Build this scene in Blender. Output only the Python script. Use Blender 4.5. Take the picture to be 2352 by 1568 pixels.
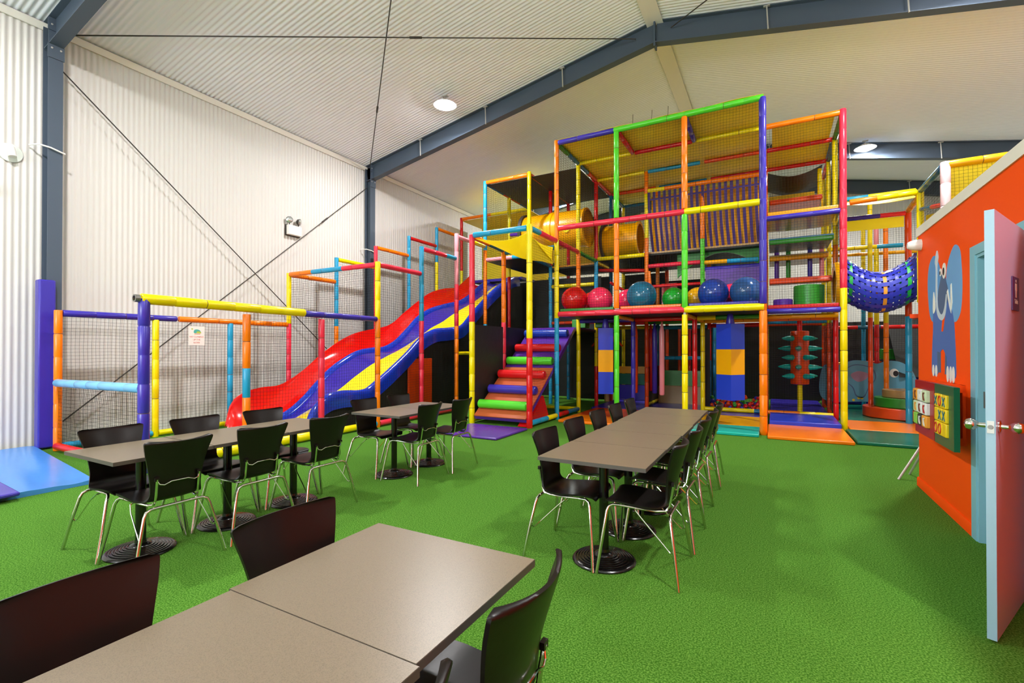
import bpy, math, random
from mathutils import Vector, Matrix
rng = random.Random(11)
rad = math.radians
for o in list(bpy.data.objects):
    bpy.data.objects.remove(o)
SC = bpy.context.scene
COL = SC.collection

# ------------------------------------------------------------------ camera, world, exposure
cd = bpy.data.cameras.new('camera')
cd.sensor_width = 36.0
cd.lens = 36.0 * 1099.0 / 2352.0
cd.shift_y = 10.3 / 2352.0
cd.clip_start = 0.05
cam = bpy.data.objects.new('camera', cd)
COL.objects.link(cam)
cam.location = (0, 0, 1.42)
cam.rotation_euler = (rad(90.4), 0, rad(28.6))
SC.camera = cam
wd = bpy.data.worlds.new('world')
SC.world = wd
wd.use_nodes = True
wd.node_tree.nodes['Background'].inputs[0].default_value = (1, 0.97, 0.92, 1)
wd.node_tree.nodes['Background'].inputs[1].default_value = 0.3
SC.view_settings.view_transform = 'Standard'
SC.view_settings.look = 'None'
SC.view_settings.gamma = 1.0
SC.view_settings.exposure = 0.06
SC.view_settings.use_curve_mapping = False
SC.cycles.max_bounces = 6
SC.cycles.diffuse_bounces = 3
SC.cycles.glossy_bounces = 3
SC.cycles.transmission_bounces = 3
SC.cycles.caustics_reflective = False
SC.cycles.caustics_refractive = False
SC.cycles.use_adaptive_sampling = True
SC.cycles.adaptive_threshold = 0.15
SC.cycles.use_denoising = True
SC.cycles.sample_clamp_indirect = 8.0
LAMP_W = 240.0
FILL_WINDOW_W = 350.0
FILL_WINDOWS = [-7.0, -3.6]
LAMPS = [(x, y) for y in (-5.8, 1.2, 8.15, 15.1) for x in (-6.05, 2.1)]

# ------------------------------------------------------------------ materials
def lin(h):
    h = h.lstrip('#')
    c = [int(h[i:i + 2], 16) / 255 for i in (0, 2, 4)]
    return tuple((x / 12.92 if x <= 0.04045 else ((x + 0.055) / 1.055) ** 2.4) for x in c)

MATS = {}
def mat(name, col, rough=0.5, metal=0.0, spec=0.5, bump=None, vary=None, coat=0.0, emit=None):
    """bump=(scale, strength, distance); vary=(scale, second colour, low, high)"""
    m = bpy.data.materials.new(name)
    m.use_nodes = True
    nt = m.node_tree
    b = nt.nodes['Principled BSDF']
    c = lin(col) if isinstance(col, str) else col
    b.inputs['Base Color'].default_value = (*c, 1)
    b.inputs['Roughness'].default_value = rough
    b.inputs['Metallic'].default_value = metal
    b.inputs['Specular IOR Level'].default_value = spec
    b.inputs['Coat Weight'].default_value = coat
    if bump or vary:
        tc = nt.nodes.new('ShaderNodeTexCoord')
    if vary:
        n = nt.nodes.new('ShaderNodeTexNoise')
        n.inputs['Scale'].default_value = vary[0]
        n.inputs['Detail'].default_value = 3
        r = nt.nodes.new('ShaderNodeValToRGB')
        r.color_ramp.elements[0].position = vary[2]
        r.color_ramp.elements[1].position = vary[3]
        r.color_ramp.elements[0].color = (*c, 1)
        r.color_ramp.elements[1].color = (*lin(vary[1]), 1)
        nt.links.new(tc.outputs['Object'], n.inputs['Vector'])
        nt.links.new(n.outputs['Fac'], r.inputs['Fac'])
        nt.links.new(r.outputs['Color'], b.inputs['Base Color'])
    if bump:
        n2 = nt.nodes.new('ShaderNodeTexNoise')
        n2.inputs['Scale'].default_value = bump[0]
        n2.inputs['Detail'].default_value = 2
        bp = nt.nodes.new('ShaderNodeBump')
        bp.inputs['Strength'].default_value = bump[1]
        bp.inputs['Distance'].default_value = bump[2]
        nt.links.new(tc.outputs['Object'], n2.inputs['Vector'])
        nt.links.new(n2.outputs['Fac'], bp.inputs['Height'])
        nt.links.new(bp.outputs['Normal'], b.inputs['Normal'])
    if emit:
        b.inputs['Emission Color'].default_value = (*lin(emit[0]), 1)
        b.inputs['Emission Strength'].default_value = emit[1]
    MATS[name] = m
    return m

VIN = dict(R='#d81418', K='#ee2f49', P='#f59aa6', O='#ff8005', Y='#f7e000', L='#1f9ccb', B='#3a2ea6',
           G='#55d02c', D='#2f8f2a', N='#1b3fb0', T='#18b3a4', V='#5a2c9c', E='#e2470f', X='#186e96',
           H='#0d6a4e', I='#74b8dd', F='#fbd2d6', S='#4a92e0', C='#bd5a34', W='#b08a55', A='#f2a800', Q='#2440c8')
for k, h in VIN.items():
    mat('vinyl_' + k, h, rough=0.27, spec=0.5, bump=(9.0, 0.10, 0.02))
def V(k): return MATS['vinyl_' + k]

mat('turf', '#47831f', rough=0.95, spec=0.1, vary=(120.0, '#7db848', 0.42, 0.62), bump=(380.0, 1.0, 0.012))
mat('wall_sheet', '#dfdcd7', rough=0.42, spec=0.4)
mat('roof_sheet', '#f3f6ff', rough=0.45, spec=0.4)
mat('trim_white', '#efebe2', rough=0.5)
mat('steel_blue', '#4b5766', rough=0.45, spec=0.4)
mat('rod_dark', '#3f3a37', rough=0.5, metal=0.3)
mat('galv', '#c9c7c2', rough=0.4, metal=0.6)
mat('grey_metal', '#8d8a86', rough=0.4, metal=0.7)
mat('chrome', '#d6d3cb', rough=0.10, metal=1.0)
mat('shell_black', '#130e0d', rough=0.33, spec=0.32, bump=(30.0, 0.03, 0.01))
mat('iron_black', '#0d0b0b', rough=0.22, spec=0.6, bump=(60.0, 0.05, 0.01))
mat('laminate', '#7b6d58', rough=0.34, spec=0.55, vary=(420.0, '#625746', 0.45, 0.75))
mat('lam_edge', '#4c4641', rough=0.45)
mat('net_cord', '#15120d', rough=0.8, spec=0.2)
mat('tie', '#5a3a22', rough=0.6)
mat('sheet_black', '#1b1a18', rough=0.55, bump=(6.0, 0.15, 0.05))
mat('mesh_grey', '#26221e', rough=0.7)
mat('canvas_yellow', '#fbe12c', rough=0.5, bump=(14.0, 0.12, 0.02))
def translucent(name, k):
    m = MATS[name]; nt = m.node_tree; b = nt.nodes['Principled BSDF']; out = [n for n in nt.nodes if n.type == 'OUTPUT_MATERIAL'][0]
    t = nt.nodes.new('ShaderNodeBsdfTranslucent'); t.inputs['Color'].default_value = b.inputs['Base Color'].default_value
    mx = nt.nodes.new('ShaderNodeMixShader'); mx.inputs[0].default_value = k
    nt.links.new(b.outputs[0], mx.inputs[1]); nt.links.new(t.outputs[0], mx.inputs[2]); nt.links.new(mx.outputs[0], out.inputs['Surface'])
mat('canopy_yellow', '#fff03c', rough=0.5, bump=(14.0, 0.12, 0.02))
translucent('canvas_yellow', .12); translucent('canopy_yellow', .5)
mat('orange_paint', '#ff5200', rough=0.6, spec=0.2, bump=(120.0, 0.04, 0.003))
mat('trim_cream', '#ece5d6', rough=0.55)
mat('door_blue', '#98bccd', rough=0.4)
mat('door_lilac', '#bdb2d2', rough=0.4)
mat('frame_blue', '#86bccb', rough=0.4)
mat('frame_blue_deep', '#4f94ad', rough=0.4)
mat('sign_purple', '#4f0d5e', rough=0.3)
mat('white_plastic', '#f0ece6', rough=0.35)
mat('dark_plastic', '#3a332d', rough=0.5)
mat('paper', '#f4efe8', rough=0.7)
mat('paper_red', '#d8625a', rough=0.7)
mat('paper_teal', '#4fb0a4', rough=0.7)
mat('paper_lime', '#b7c84a', rough=0.7)
mat('paper_orange', '#e58a5a', rough=0.7)
mat('lens', '#fff8ee', rough=0.3, emit=('#fbfbff', 115.0))
mat('glass_lens', '#cfd3d2', rough=0.12, metal=0.7)
mat('pale_plate', '#dfe6de', rough=0.25)
mat('brown_hole', '#6b5148', rough=0.6)
mat('mural_blue', '#4a6db4', rough=0.55)
mat('mural_light', '#6ea3d6', rough=0.55)
mat('mural_mid', '#5a97d0', rough=0.55)
mat('mural_grey', '#4d6487', rough=0.55)
mat('mural_white', '#ece9e0', rough=0.55)
mat('mural_pale', '#c9d2dc', rough=0.55)
mat('mural_black', '#15151c', rough=0.5)
mat('panel_red', '#a3141c', rough=0.35)
mat('panel_green', '#0e5e3a', rough=0.35)
mat('tile_yellow', '#f2cb10', rough=0.4)
mat('tile_blue', '#29697a', rough=0.5)
mat('tile_red', '#c21f1a', rough=0.5)
mat('tile_green', '#cfe0b8', rough=0.5)
mat('tile_white', '#e8e6e2', rough=0.5)
mat('tile_orange', '#f0a030', rough=0.5)
mat('tile_brown', '#7a3f28', rough=0.5)
mat('tile_grass', '#8fca4e', rough=0.5)
mat('panel_elephant', '#5d9bb4', rough=0.4)
mat('panel_elephant_ear', '#4c86a2', rough=0.4)
mat('panel_pink', '#a77f98', rough=0.4)
mat('strap_purple', '#3c1f66', rough=0.6)
mat('strap_blue', '#2a38b8', rough=0.35)
mat('strap_green', '#19b34e', rough=0.4)
mat('slide_red', '#e0100c', rough=0.14, spec=0.6)
mat('slide_blue', '#1636b4', rough=0.14, spec=0.6)
mat('slide_violet', '#34239a', rough=0.16, spec=0.6)
mat('slide_yellow', '#f5dc10', rough=0.2, spec=0.6)
for nm, h in dict(red='#e0101a', pink='#ff3462', teal='#1f6f93', green='#19a52c', amber='#e0a312', blue='#1b3f9c', steel='#2b5590').items():
    mat('ball_' + nm, h, rough=0.15, spec=0.6)
M = MATS

# ------------------------------------------------------------------ mesh builder
class MB:
    def __init__(s):
        s.v, s.f, s.mi, s.mats = [], [], [], []
    def sl(s, m):
        if isinstance(m, str): m = MATS[m]
        if m not in s.mats: s.mats.append(m)
        return s.mats.index(m)
    def add(s, vs, fs, m):
        n = len(s.v); k = s.sl(m)
        s.v += [Vector(p) for p in vs]
        for f in fs:
            s.f.append([i + n for i in f]); s.mi.append(k)
        return s
    def box(s, c, d, m, rot=None):
        c = Vector(c); h = Vector(d) / 2
        vs = [Vector((x * h.x, y * h.y, z * h.z)) for x in (-1, 1) for y in (-1, 1) for z in (-1, 1)]
        if rot is not None:
            q = rot if isinstance(rot, Matrix) else Matrix.Rotation(rot, 3, 'Z')
            vs = [q @ p for p in vs]
        return s.add([c + p for p in vs], [(0, 1, 3, 2), (4, 6, 7, 5), (0, 4, 5, 1), (2, 3, 7, 6), (0, 2, 6, 4), (1, 5, 7, 3)], m)
    def span(s, a, b, m):
        a, b = Vector(a), Vector(b)
        return s.box((a + b) / 2, [abs(x) for x in (b - a)], m)
    def quad(s, a, b, c, d, m):
        return s.add([a, b, c, d], [(0, 1, 2, 3)], m)
    def rings(s, rings, m, cap=True, closed=False):
        """rings: list of equal-length point loops; m: one material or one per strip"""
        n = len(rings[0]); base = len(s.v)
        for r in rings: s.v += [Vector(p) for p in r]
        L = len(rings)
        for i in range(L if closed else L - 1):
            k = s.sl(m[i] if isinstance(m, list) else m)
            for j in range(n):
                a = base + i * n + j; b = base + i * n + (j + 1) % n
                i2 = (i + 1) % L
                c = base + i2 * n + (j + 1) % n; d = base + i2 * n + j
                s.f.append([a, b, c, d]); s.mi.append(k)
        if cap and not closed:
            k0 = s.sl(m[0] if isinstance(m, list) else m); k1 = s.sl(m[-1] if isinstance(m, list) else m)
            s.f.append([base + j for j in range(n)][::-1]); s.mi.append(k0)
            s.f.append([base + (L - 1) * n + j for j in range(n)]); s.mi.append(k1)
        return s
    def tube(s, pts, r, m, seg=10, cap=True):
        pts = [Vector(p) for p in pts]
        rr = r if isinstance(r, list) else [r] * len(pts)
        t0 = (pts[1] - pts[0]).normalized()
        up = Vector((0, 0, 1)) if abs(t0.z) < 0.9 else Vector((1, 0, 0))
        u = t0.cross(up).normalized(); w = u.cross(t0).normalized()
        out = []
        for i, p in enumerate(pts):
            if i == 0: t = pts[1] - p
            elif i == len(pts) - 1: t = p - pts[i - 1]
            else: t = (pts[i + 1] - p).normalized() + (p - pts[i - 1]).normalized()
            t.normalize()
            u = (u - t * u.dot(t)).normalized(); w = t.cross(u)
            out.append([p + u * (rr[i] * math.cos(a)) + w * (rr[i] * math.sin(a)) for a in [2 * math.pi * k / seg for k in range(seg)]])
        return s.rings(out, m, cap)
    def lathe(s, prof, m, c=(0, 0, 0), seg=32, axis='z', cap=True):
        c = Vector(c); out = []
        for r, h in prof:
            ring = []
            for k in range(seg):
                a = 2 * math.pi * k / seg
                x, y = r * math.cos(a), r * math.sin(a)
                ring.append(c + (Vector((x, y, h)) if axis == 'z' else Vector((h, x, y)) if axis == 'x' else Vector((x, h, -y))))
            out.append(ring)
        return s.rings(out, m, cap)
    def grid(s, fn, nu, nv, m):
        """m: material or function (i, j) -> material"""
        base = len(s.v)
        for i in range(nu + 1):
            for j in range(nv + 1):
                s.v.append(Vector(fn(i / nu, j / nv)))
        for i in range(nu):
            for j in range(nv):
                a = base + i * (nv + 1) + j
                s.f.append([a, a + nv + 1, a + nv + 2, a + 1])
                s.mi.append(s.sl(m(i, j) if callable(m) else m))
        return s
    def slab(s, fn, nu, nv, th, m, m2=None):
        """closed sheet: fn(u, v) -> (point, normal); thickness th along -normal"""
        T = [[fn(i / nu, j / nv) for j in range(nv + 1)] for i in range(nu + 1)]
        base = len(s.v); w = nv + 1
        for row in T:
            for p, n in row: s.v.append(Vector(p))
        off = len(s.v)
        for row in T:
            for p, n in row: s.v.append(Vector(p) - Vector(n) * th)
        def mm(i, j): return s.sl(m(i, j) if callable(m) else m)
        e = s.sl(m2) if m2 else None
        for i in range(nu):
            for j in range(nv):
                a = base + i * w + j
                s.f.append([a, a + w, a + w + 1, a + 1]); s.mi.append(mm(i, j))
                b = off + i * w + j
                s.f.append([b, b + 1, b + w + 1, b + w]); s.mi.append(e if e is not None else mm(i, j))
        for i in range(nu):
            for j, fl in ((0, 0), (nv, 1)):
                a, b, c, d = base + i * w + j, base + (i + 1) * w + j, off + (i + 1) * w + j, off + i * w + j
                s.f.append([a, d, c, b] if not fl else [a, b, c, d]); s.mi.append(e if e is not None else mm(i, min(j, nv - 1)))
        for j in range(nv):
            for i, fl in ((0, 1), (nu, 0)):
                a, b, c, d = base + i * w + j, base + i * w + j + 1, off + i * w + j + 1, off + i * w + j
                s.f.append([a, d, c, b] if not fl else [a, b, c, d]); s.mi.append(e if e is not None else mm(min(i, nu - 1), j))
        return s
    def prism(s, outline, a, b, m, plane='xy', m_side=None):
        """flat outline of 2-D points extruded from a to b along the third axis"""
        def P(p, h):
            return (p[0], p[1], h) if plane == 'xy' else (p[0], h, p[1]) if plane == 'xz' else (h, p[0], p[1])
        n = len(outline); base = len(s.v)
        s.v += [Vector(P(p, a)) for p in outline] + [Vector(P(p, b)) for p in outline]
        k = s.sl(m); k2 = s.sl(m_side) if m_side else k
        s.f.append([base + i for i in range(n)][::-1]); s.mi.append(k)
        s.f.append([base + n + i for i in range(n)]); s.mi.append(k)
        for i in range(n):
            j = (i + 1) % n
            s.f.append([base + i, base + j, base + n + j, base + n + i]); s.mi.append(k2)
        return s
    def ball(s, c, r, m, nu=24, nv=14, sc=(1, 1, 1)):
        prof = [(r * math.sin(math.pi * i / nv), -r * math.cos(math.pi * i / nv)) for i in range(nv + 1)]
        prof[0] = (r * 0.01, -r); prof[-1] = (r * 0.01, r)
        n = len(s.v)
        s.lathe(prof, m, (0, 0, 0), nu)
        for i in range(n, len(s.v)):
            p = s.v[i]; s.v[i] = Vector((c[0] + p.x * sc[0], c[1] + p.y * sc[1], c[2] + p.z * sc[2]))
        return s
    def build(s, name, parent=None, origin=None, bevel=0, sharp=38):
        off = Vector((0, 0, 0))
        if parent is not None:
            p = parent
            while p is not None:
                off += p.location; p = p.parent
        if origin is not None and parent is None: off = Vector(origin)
        me = bpy.data.meshes.new(name)
        me.from_pydata([tuple(p - off) for p in s.v], [], s.f)
        for m in s.mats: me.materials.append(m)
        me.polygons.foreach_set('material_index', s.mi)
        me.validate()
        import bmesh
        bm = bmesh.new(); bm.from_mesh(me)
        bmesh.ops.recalc_face_normals(bm, faces=bm.faces)
        bm.to_mesh(me); bm.free()
        me.polygons.foreach_set('use_smooth', [True] * len(me.polygons))
        me.set_sharp_from_angle(angle=rad(sharp))
        o = bpy.data.objects.new(name, me)
        COL.objects.link(o)
        if parent is not None: o.parent = parent
        elif origin is not None: o.location = off
        if bevel:
            b = o.modifiers.new('bevel', 'BEVEL'); b.width = bevel; b.segments = 3; b.limit_method = 'ANGLE'; b.angle_limit = rad(40)
        return o

def tag(o, label=None, cat=None, group=None, kind=None):
    if label: o['label'] = label
    if cat: o['category'] = cat
    if group: o['group'] = group
    if kind: o['kind'] = kind
    return o
def thing(name, loc, label, cat, group=None):
    o = bpy.data.objects.new(name, None)
    COL.objects.link(o); o.location = loc; o.empty_display_size = 0.1
    return tag(o, label, cat, group)
def copy_tree(o, parent=None):
    c = o.copy(); COL.objects.link(c); c.parent = parent
    for ch in list(o.children): copy_tree(ch, c)
    return c
def struct(mb, name, origin=None, **kw):
    return tag(mb.build(name, None, origin, **kw), kind='structure')

# ------------------------------------------------------------------ the shed
XL, XR, YF, YB = -9.38, 5.52, -8.2, 18.75
EAVE, APEX, XA = 6.19, 7.58, -1.93
SLOPE = (APEX - EAVE) / (XA - XL)
def roof_z(x): return APEX - SLOPE * abs(x - XA)

struct(MB().span((XL - .2, YF - .2, -.12), (XR + .2, YB + .2, 0), 'turf'), 'floor')
PITCH, AMP, NP = 0.0762, 0.0065, 6
def wave(y): return AMP * math.cos(2 * math.pi * y / PITCH)
def corr_points(a, b):
    n = int((b - a) / PITCH * NP)
    return [a + (b - a) * i / n for i in range(n + 1)]
def corr_wall(name, axis, at, a, b, top, sgn):
    mb = MB(); pts = corr_points(a, b)
    base = 0; vs = []; fs = []
    for t in pts:
        d = at + sgn * wave(t)
        z = top(t)
        vs += [(d, t, 0), (d, t, z)] if axis == 'x' else [(t, d, 0), (t, d, z)]
    for i in range(len(pts) - 1):
        fs.append((2 * i, 2 * i + 2, 2 * i + 3, 2 * i + 1))
    mb.add(vs, fs, 'wall_sheet')
    return struct(mb, name, sharp=80)
corr_wall('wall_left', 'x', XL, YF, YB, lambda t: EAVE + .02, 1)
corr_wall('wall_far_right', 'x', XR, YF, YB, lambda t: roof_z(XR) + .02, -1)
corr_wall('wall_back', 'y', YB, XL, XR, lambda t: roof_z(t) + .02, -1)
corr_wall('wall_front', 'y', YF, XL, XR, lambda t: roof_z(t) + .02, 1)
mb = MB(); pts = corr_points(YF, YB)
for xa, xb in ((XL, XA), (XA, XR)):
    vs, fs = [], []
    for t in pts:
        d = wave(t)
        vs += [(xa, t, roof_z(xa) + d + .012), (xb, t, roof_z(xb) + d + .012)]
    for i in range(len(pts) - 1): fs.append((2 * i, 2 * i + 2, 2 * i + 3, 2 * i + 1))
    mb.add(vs, fs, 'roof_sheet')
struct(mb, 'ceiling', sharp=80)
# eave trim along the side wall, ridge capping
mb = MB()
mb.prism([(XL + .01, EAVE - .10), (XL + .035, EAVE - .10), (XL + .07, EAVE - .015), (XL + .06, EAVE + .0), (XL + .01, EAVE)], YF, YB, 'trim_white', 'xz')
struct(mb, 'trim_1')
mb = MB()
mb.prism([(XA - .15, roof_z(XA - .15) - .012), (XA, APEX - .012), (XA + .15, roof_z(XA + .15) - .012), (XA + .15, roof_z(XA + .15) - .02), (XA, APEX - .022), (XA - .15, roof_z(XA - .15) - .02)], YF, YB, 'trim_white', 'xz')
struct(mb, 'trim_2')

# windows behind the camera, added unseen to brighten ceiling and walls
for i, wx in enumerate(FILL_WINDOWS):
    mb = MB()
    for a, b in ((-1.6, -1.54), (-.03, .03), (1.54, 1.6)): mb.span((wx + a, YF + .02, 1.9), (wx + b, YF + .10, 4.4), 'trim_white')
    for a, b in ((1.9, 1.96), (4.34, 4.4)): mb.span((wx - 1.54, YF + .02, a), (wx + 1.54, YF + .10, b), 'trim_white')
    wo = struct(mb, 'fill_window_%d' % (i + 1))
    MB().span((wx - 1.54, YF + .03, 1.96), (wx + 1.54, YF + .036, 4.34), 'pale_plate').build('pane', wo)
    L = bpy.data.lights.new('window_fill', 'AREA'); L.shape = 'RECTANGLE'; L.size = 3.0; L.size_y = 2.3; L.energy = FILL_WINDOW_W; L.color = (.86, .94, 1.0)
    lo = bpy.data.objects.new('window_fill', L); COL.objects.link(lo); lo.location = (wx, YF + .14, 3.15); lo.rotation_euler = (rad(90), 0, 0)

# portal frames (columns, rafters), each frame one structure with its parts
def ibeam(mb, p0, p1, web, depth, width, m, tf=.012, tw=.008):
    """I-section from p0 to p1 (centre line); web: direction of depth"""
    p0, p1 = Vector(p0), Vector(p1); t = (p1 - p0).normalized()
    d = Vector(web); d = (d - t * d.dot(t)).normalized(); w = t.cross(d)
    for off, hd, hw in ((depth / 2 - tf / 2, tf / 2, width / 2), (-depth / 2 + tf / 2, tf / 2, width / 2), (0, depth / 2 - tf, tw / 2)):
        rr = []
        for p in (p0, p1):
            c = p + d * off
            rr.append([c + d * hd + w * hw, c - d * hd + w * hw, c - d * hd - w * hw, c + d * hd - w * hw])
        mb.rings(rr, m)
CW, RD = 0.165, 0.40
for fi, y in enumerate((-3.35, 2.91, 9.19, 15.45, 18.55)):
    root = thing('portal_frame', (XL + .12, y, 0), ['', 'slate blue steel portal frame beside the blue padded column', 'slate blue steel portal frame standing behind the wave slide', 'slate blue steel rafter frame beyond the climbing frame', 'slate blue steel rafter frame against the end wall'][fi] or 'slate blue steel portal frame behind the camera', 'steel frame')
    root['kind'] = 'structure'
    for sx, xw in ((1, XL + .02), (-1, XR - .02)):
        mb = MB()
        cx = xw + sx * .12
        ibeam(mb, (cx, y, 0), (cx, y, roof_z(cx) - .05), (1, 0, 0), .2, CW, 'steel_blue')
        col = mb.build('column', root)
        mb = MB()
        xi = xw + sx * .22
        ib0 = (xw + sx * .03, y, roof_z(xw + sx * .03) - RD / 2 - .005)
        ibeam(mb, ib0, (XA, y, APEX - RD / 2 - .005), (0, 0, 1), RD, CW, 'steel_blue')
        mb.build('rafter', root)
        mb = MB()
        zt = roof_z(xi) - RD
        mb.box((xi + sx * .006, y, zt - .10), (.014, CW + .02, .2), 'steel_blue')
        mb.box((xi + sx * .006, y, zt + RD * .72), (.014, CW + .02, .18), 'steel_blue')
        pl = mb.build('knee_plate', root)
        mb = MB()
        for dy in (-.05, .05):
            for dz in (-.06, .28):
                mb.lathe([(.001, 0), (.013, 0), (.013, .01), (.001, .012)], 'galv', (xi + sx * .012, y + dy, zt + dz), 8, 'x')
        mb.build('bolt', pl)
        # girt cleat: white conduit hooped over the column
        mb = MB()
        zc = 4.3 if fi < 2 else 3.95
        mb.tube([(xw + sx * .02, y - .22, zc + .05), (xw + sx * .17, y - .16, zc + .05), (xw + sx * .25, y - .06, zc + .02), (xw + sx * .25, y + .10, zc - .02)], .011, 'trim_white', 8)
        mb.build('conduit', root)
        for q in range(1, 4):
            x = xw + (XA - xw) * q / 4
            mb = MB()
            mb.tube([(x, y - .09, roof_z(x) - .03), (x + .02, y - .10, roof_z(x) - RD - .03)], .012, 'galv', 6)
            mb.box((x, y - .09, roof_z(x) - .03), (.1, .04, .02), 'galv')
            mb.build('fly_brace', root)
    mb = MB()
    mb.box((XA, y, APEX - RD / 2 - .03), (.03, CW + .02, RD + .1), 'steel_blue')
    mb.build('ridge_plate', root)

def rod(label, a, b, t0=.3):
    a, b = Vector(a), Vector(b)
    root = thing('bracing_rod', a, label, 'bracing rod')
    root['kind'] = 'structure'
    MB().tube([a, b], .010, 'rod_dark', 8).build('rod', root)
    d = (b - a); p = a + d * t0; u = d.normalized()
    MB().tube([p - u * .11, p - u * .10, p + u * .10, p + u * .11], [.012, .02, .02, .012], 'rod_dark', 8).build('turnbuckle', root)
xr = XL + .12
rod('dark bracing rod running from the column top down the side wall', (xr, 2.99, 5.58), (xr, 9.1, .35), .82)
rod('dark bracing rod climbing the side wall towards the far column', (xr, 3.05, .35), (xr, 9.1, 5.62), .78)
rod('dark bracing rod under the roof from knee to ridge', (XL + .2, 3.1, roof_z(XL + .2) - .12), (XA - .35, 9.12, roof_z(XA - .35) - .17), .55)
rod('dark bracing rod under the roof falling to the far knee', (XA - .3, 2.98, roof_z(XA - .3) - .12), (XL + .22, 9.1, roof_z(XL + .22) - .12), .73)
rod('dark bracing rod under the opposite roof slope', (XR - .3, 3.0, roof_z(XR - .3) - .12), (XA + .3, 9.12, roof_z(XA + .3) - .17), .6)

# ------------------------------------------------------------------ lamps
lamp_words = {(-6.05, 8.15): 'bright round high bay lamp under the roof over the slide', (2.1, 15.1): 'bright round high bay lamp beyond the tall netted tower',
              (-6.05, 15.1): 'bright round high bay lamp seen through the netting behind the yellow tube'}
lm = None
for x, y in LAMPS:
    zc = roof_z(x) - .05
    root = thing('high_bay_lamp', (x, y, zc), lamp_words.get((x, y), 'round high bay lamp at X %d Y %d behind the camera' % (x, y)), 'ceiling lamp', 'high bay lamps under the roof')
    if (x, y) not in lamp_words:
        root['label'] = 'round high bay lamp outside the view above the cafe floor'
    mb = MB(); mb.tube([(x, y, zc), (x, y, zc - .1)], .012, 'galv', 8); mb.box((x, y, zc - .012), (.12, .08, .02), 'galv'); mb.build('bracket', root)
    MB().lathe([(.02, -.08), (.07, -.09), (.12, -.12), (.235, -.188), (.24, -.20), (.232, -.20), (.155, -.157)], 'white_plastic', (x, y, zc), 28).build('housing', root)
    MB().lathe([(.155, -.158), (.16, -.19), (.14, -.235), (.08, -.262), (.001, -.27)], 'lens', (x, y, zc), 14).build('lens', root)
    L = bpy.data.lights.new('lamp_light', 'AREA'); L.shape = 'DISK'; L.size = .34; L.energy = LAMP_W; L.color = (1.0, .985, .985)
    lo = bpy.data.objects.new('lamp_light', L); COL.objects.link(lo); lo.parent = root; lo.location = (0, 0, -.285)

# ------------------------------------------------------------------ toilet block on the door side
XW, YC, ZB = 1.335, 6.42, 2.68
DY0, DY1, DZ = 3.90, 4.76, 2.12
mb = MB()
mb.span((XW, YF + .05, 0), (XW + .1, DY0, ZB - .09), 'orange_paint')
mb.span((XW, DY1, 0), (XW + .1, YC, ZB - .09), 'orange_paint')
mb.span((XW, DY0, DZ), (XW + .1, DY1, ZB - .09), 'orange_paint')
struct(mb, 'wall_right')
struct(MB().span((XW + .1, YC - .1, 0), (XR - .02, YC, ZB - .09), 'orange_paint'), 'wall_toilet_end')
struct(MB().span((XW - .012, YF + .05, ZB - .09), (XR - .02, YC + .012, ZB), 'trim_cream'), 'trim_roof_slab')  # cream trim edge; the unseen slab behind it is added to block light
mb = MB()
mb.prism([(XW + .001, 0), (XW - .016, 0), (XW - .016, .075), (XW - .008, .09), (XW + .001, .09)], DY1 + .1, YC + .016, 'orange_paint', 'xz')
struct(mb, 'baseboard_right')
mb = MB()
mb.prism([(XW + .001, 0), (XW - .016, 0), (XW - .016, .075), (XW - .008, .09), (XW + .001, .09)], YF + .05, DY0 - .1, 'orange_paint', 'xz')
struct(mb, 'baseboard_right')
mb = MB()
mb.span((XW + 1.6, 2.5, 0), (XW + 1.65, YC - .1, ZB - .1), 'trim_white'); mb.span((XW + .1, 2.45, 0), (XW + 1.65, 2.5, ZB - .1), 'trim_white')
struct(mb, 'wall_toilet_inner')
struct(MB().span((XW + .1, 2.5, .0), (XW + 1.6, YC - .1, .012), 'trim_cream'), 'floor_toilet')
# door frame: architrave, jamb, stop
mb = MB()
for a, b in ((DY1, DY1 + .10), (DY0 - .10, DY0)):
    mb.span((XW - .018, a, 0), (XW - .0005, b, DZ + .07), 'frame_blue')
mb.span((XW - .018, DY0, DZ), (XW - .0005, DY1, DZ + .07), 'frame_blue')
mb.span((XW - .01, DY1 - .025, 0), (XW + .11, DY1 - .0005, DZ), 'frame_blue')
mb.span((XW - .01, DY0 + .0005, 0), (XW + .11, DY0 + .025, DZ), 'frame_blue')
mb.span((XW - .01, DY0 + .025, DZ - .025), (XW + .11, DY1 - .025, DZ - .0005), 'frame_blue')
mb.span((XW + .045, DY1 - .04, 0), (XW + .1, DY1 - .025, DZ - .025), 'frame_blue_deep')
mb.span((XW + .045, DY0 + .025, 0), (XW + .1, DY0 + .04, DZ - .025), 'frame_blue_deep')
tr = struct(mb, 'trim_4')
MB().span((XW + .018, DY1 - .036, .99), (XW + .042, DY1 - .024, 1.11), 'grey_metal').build('strike_plate', tr)
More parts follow.
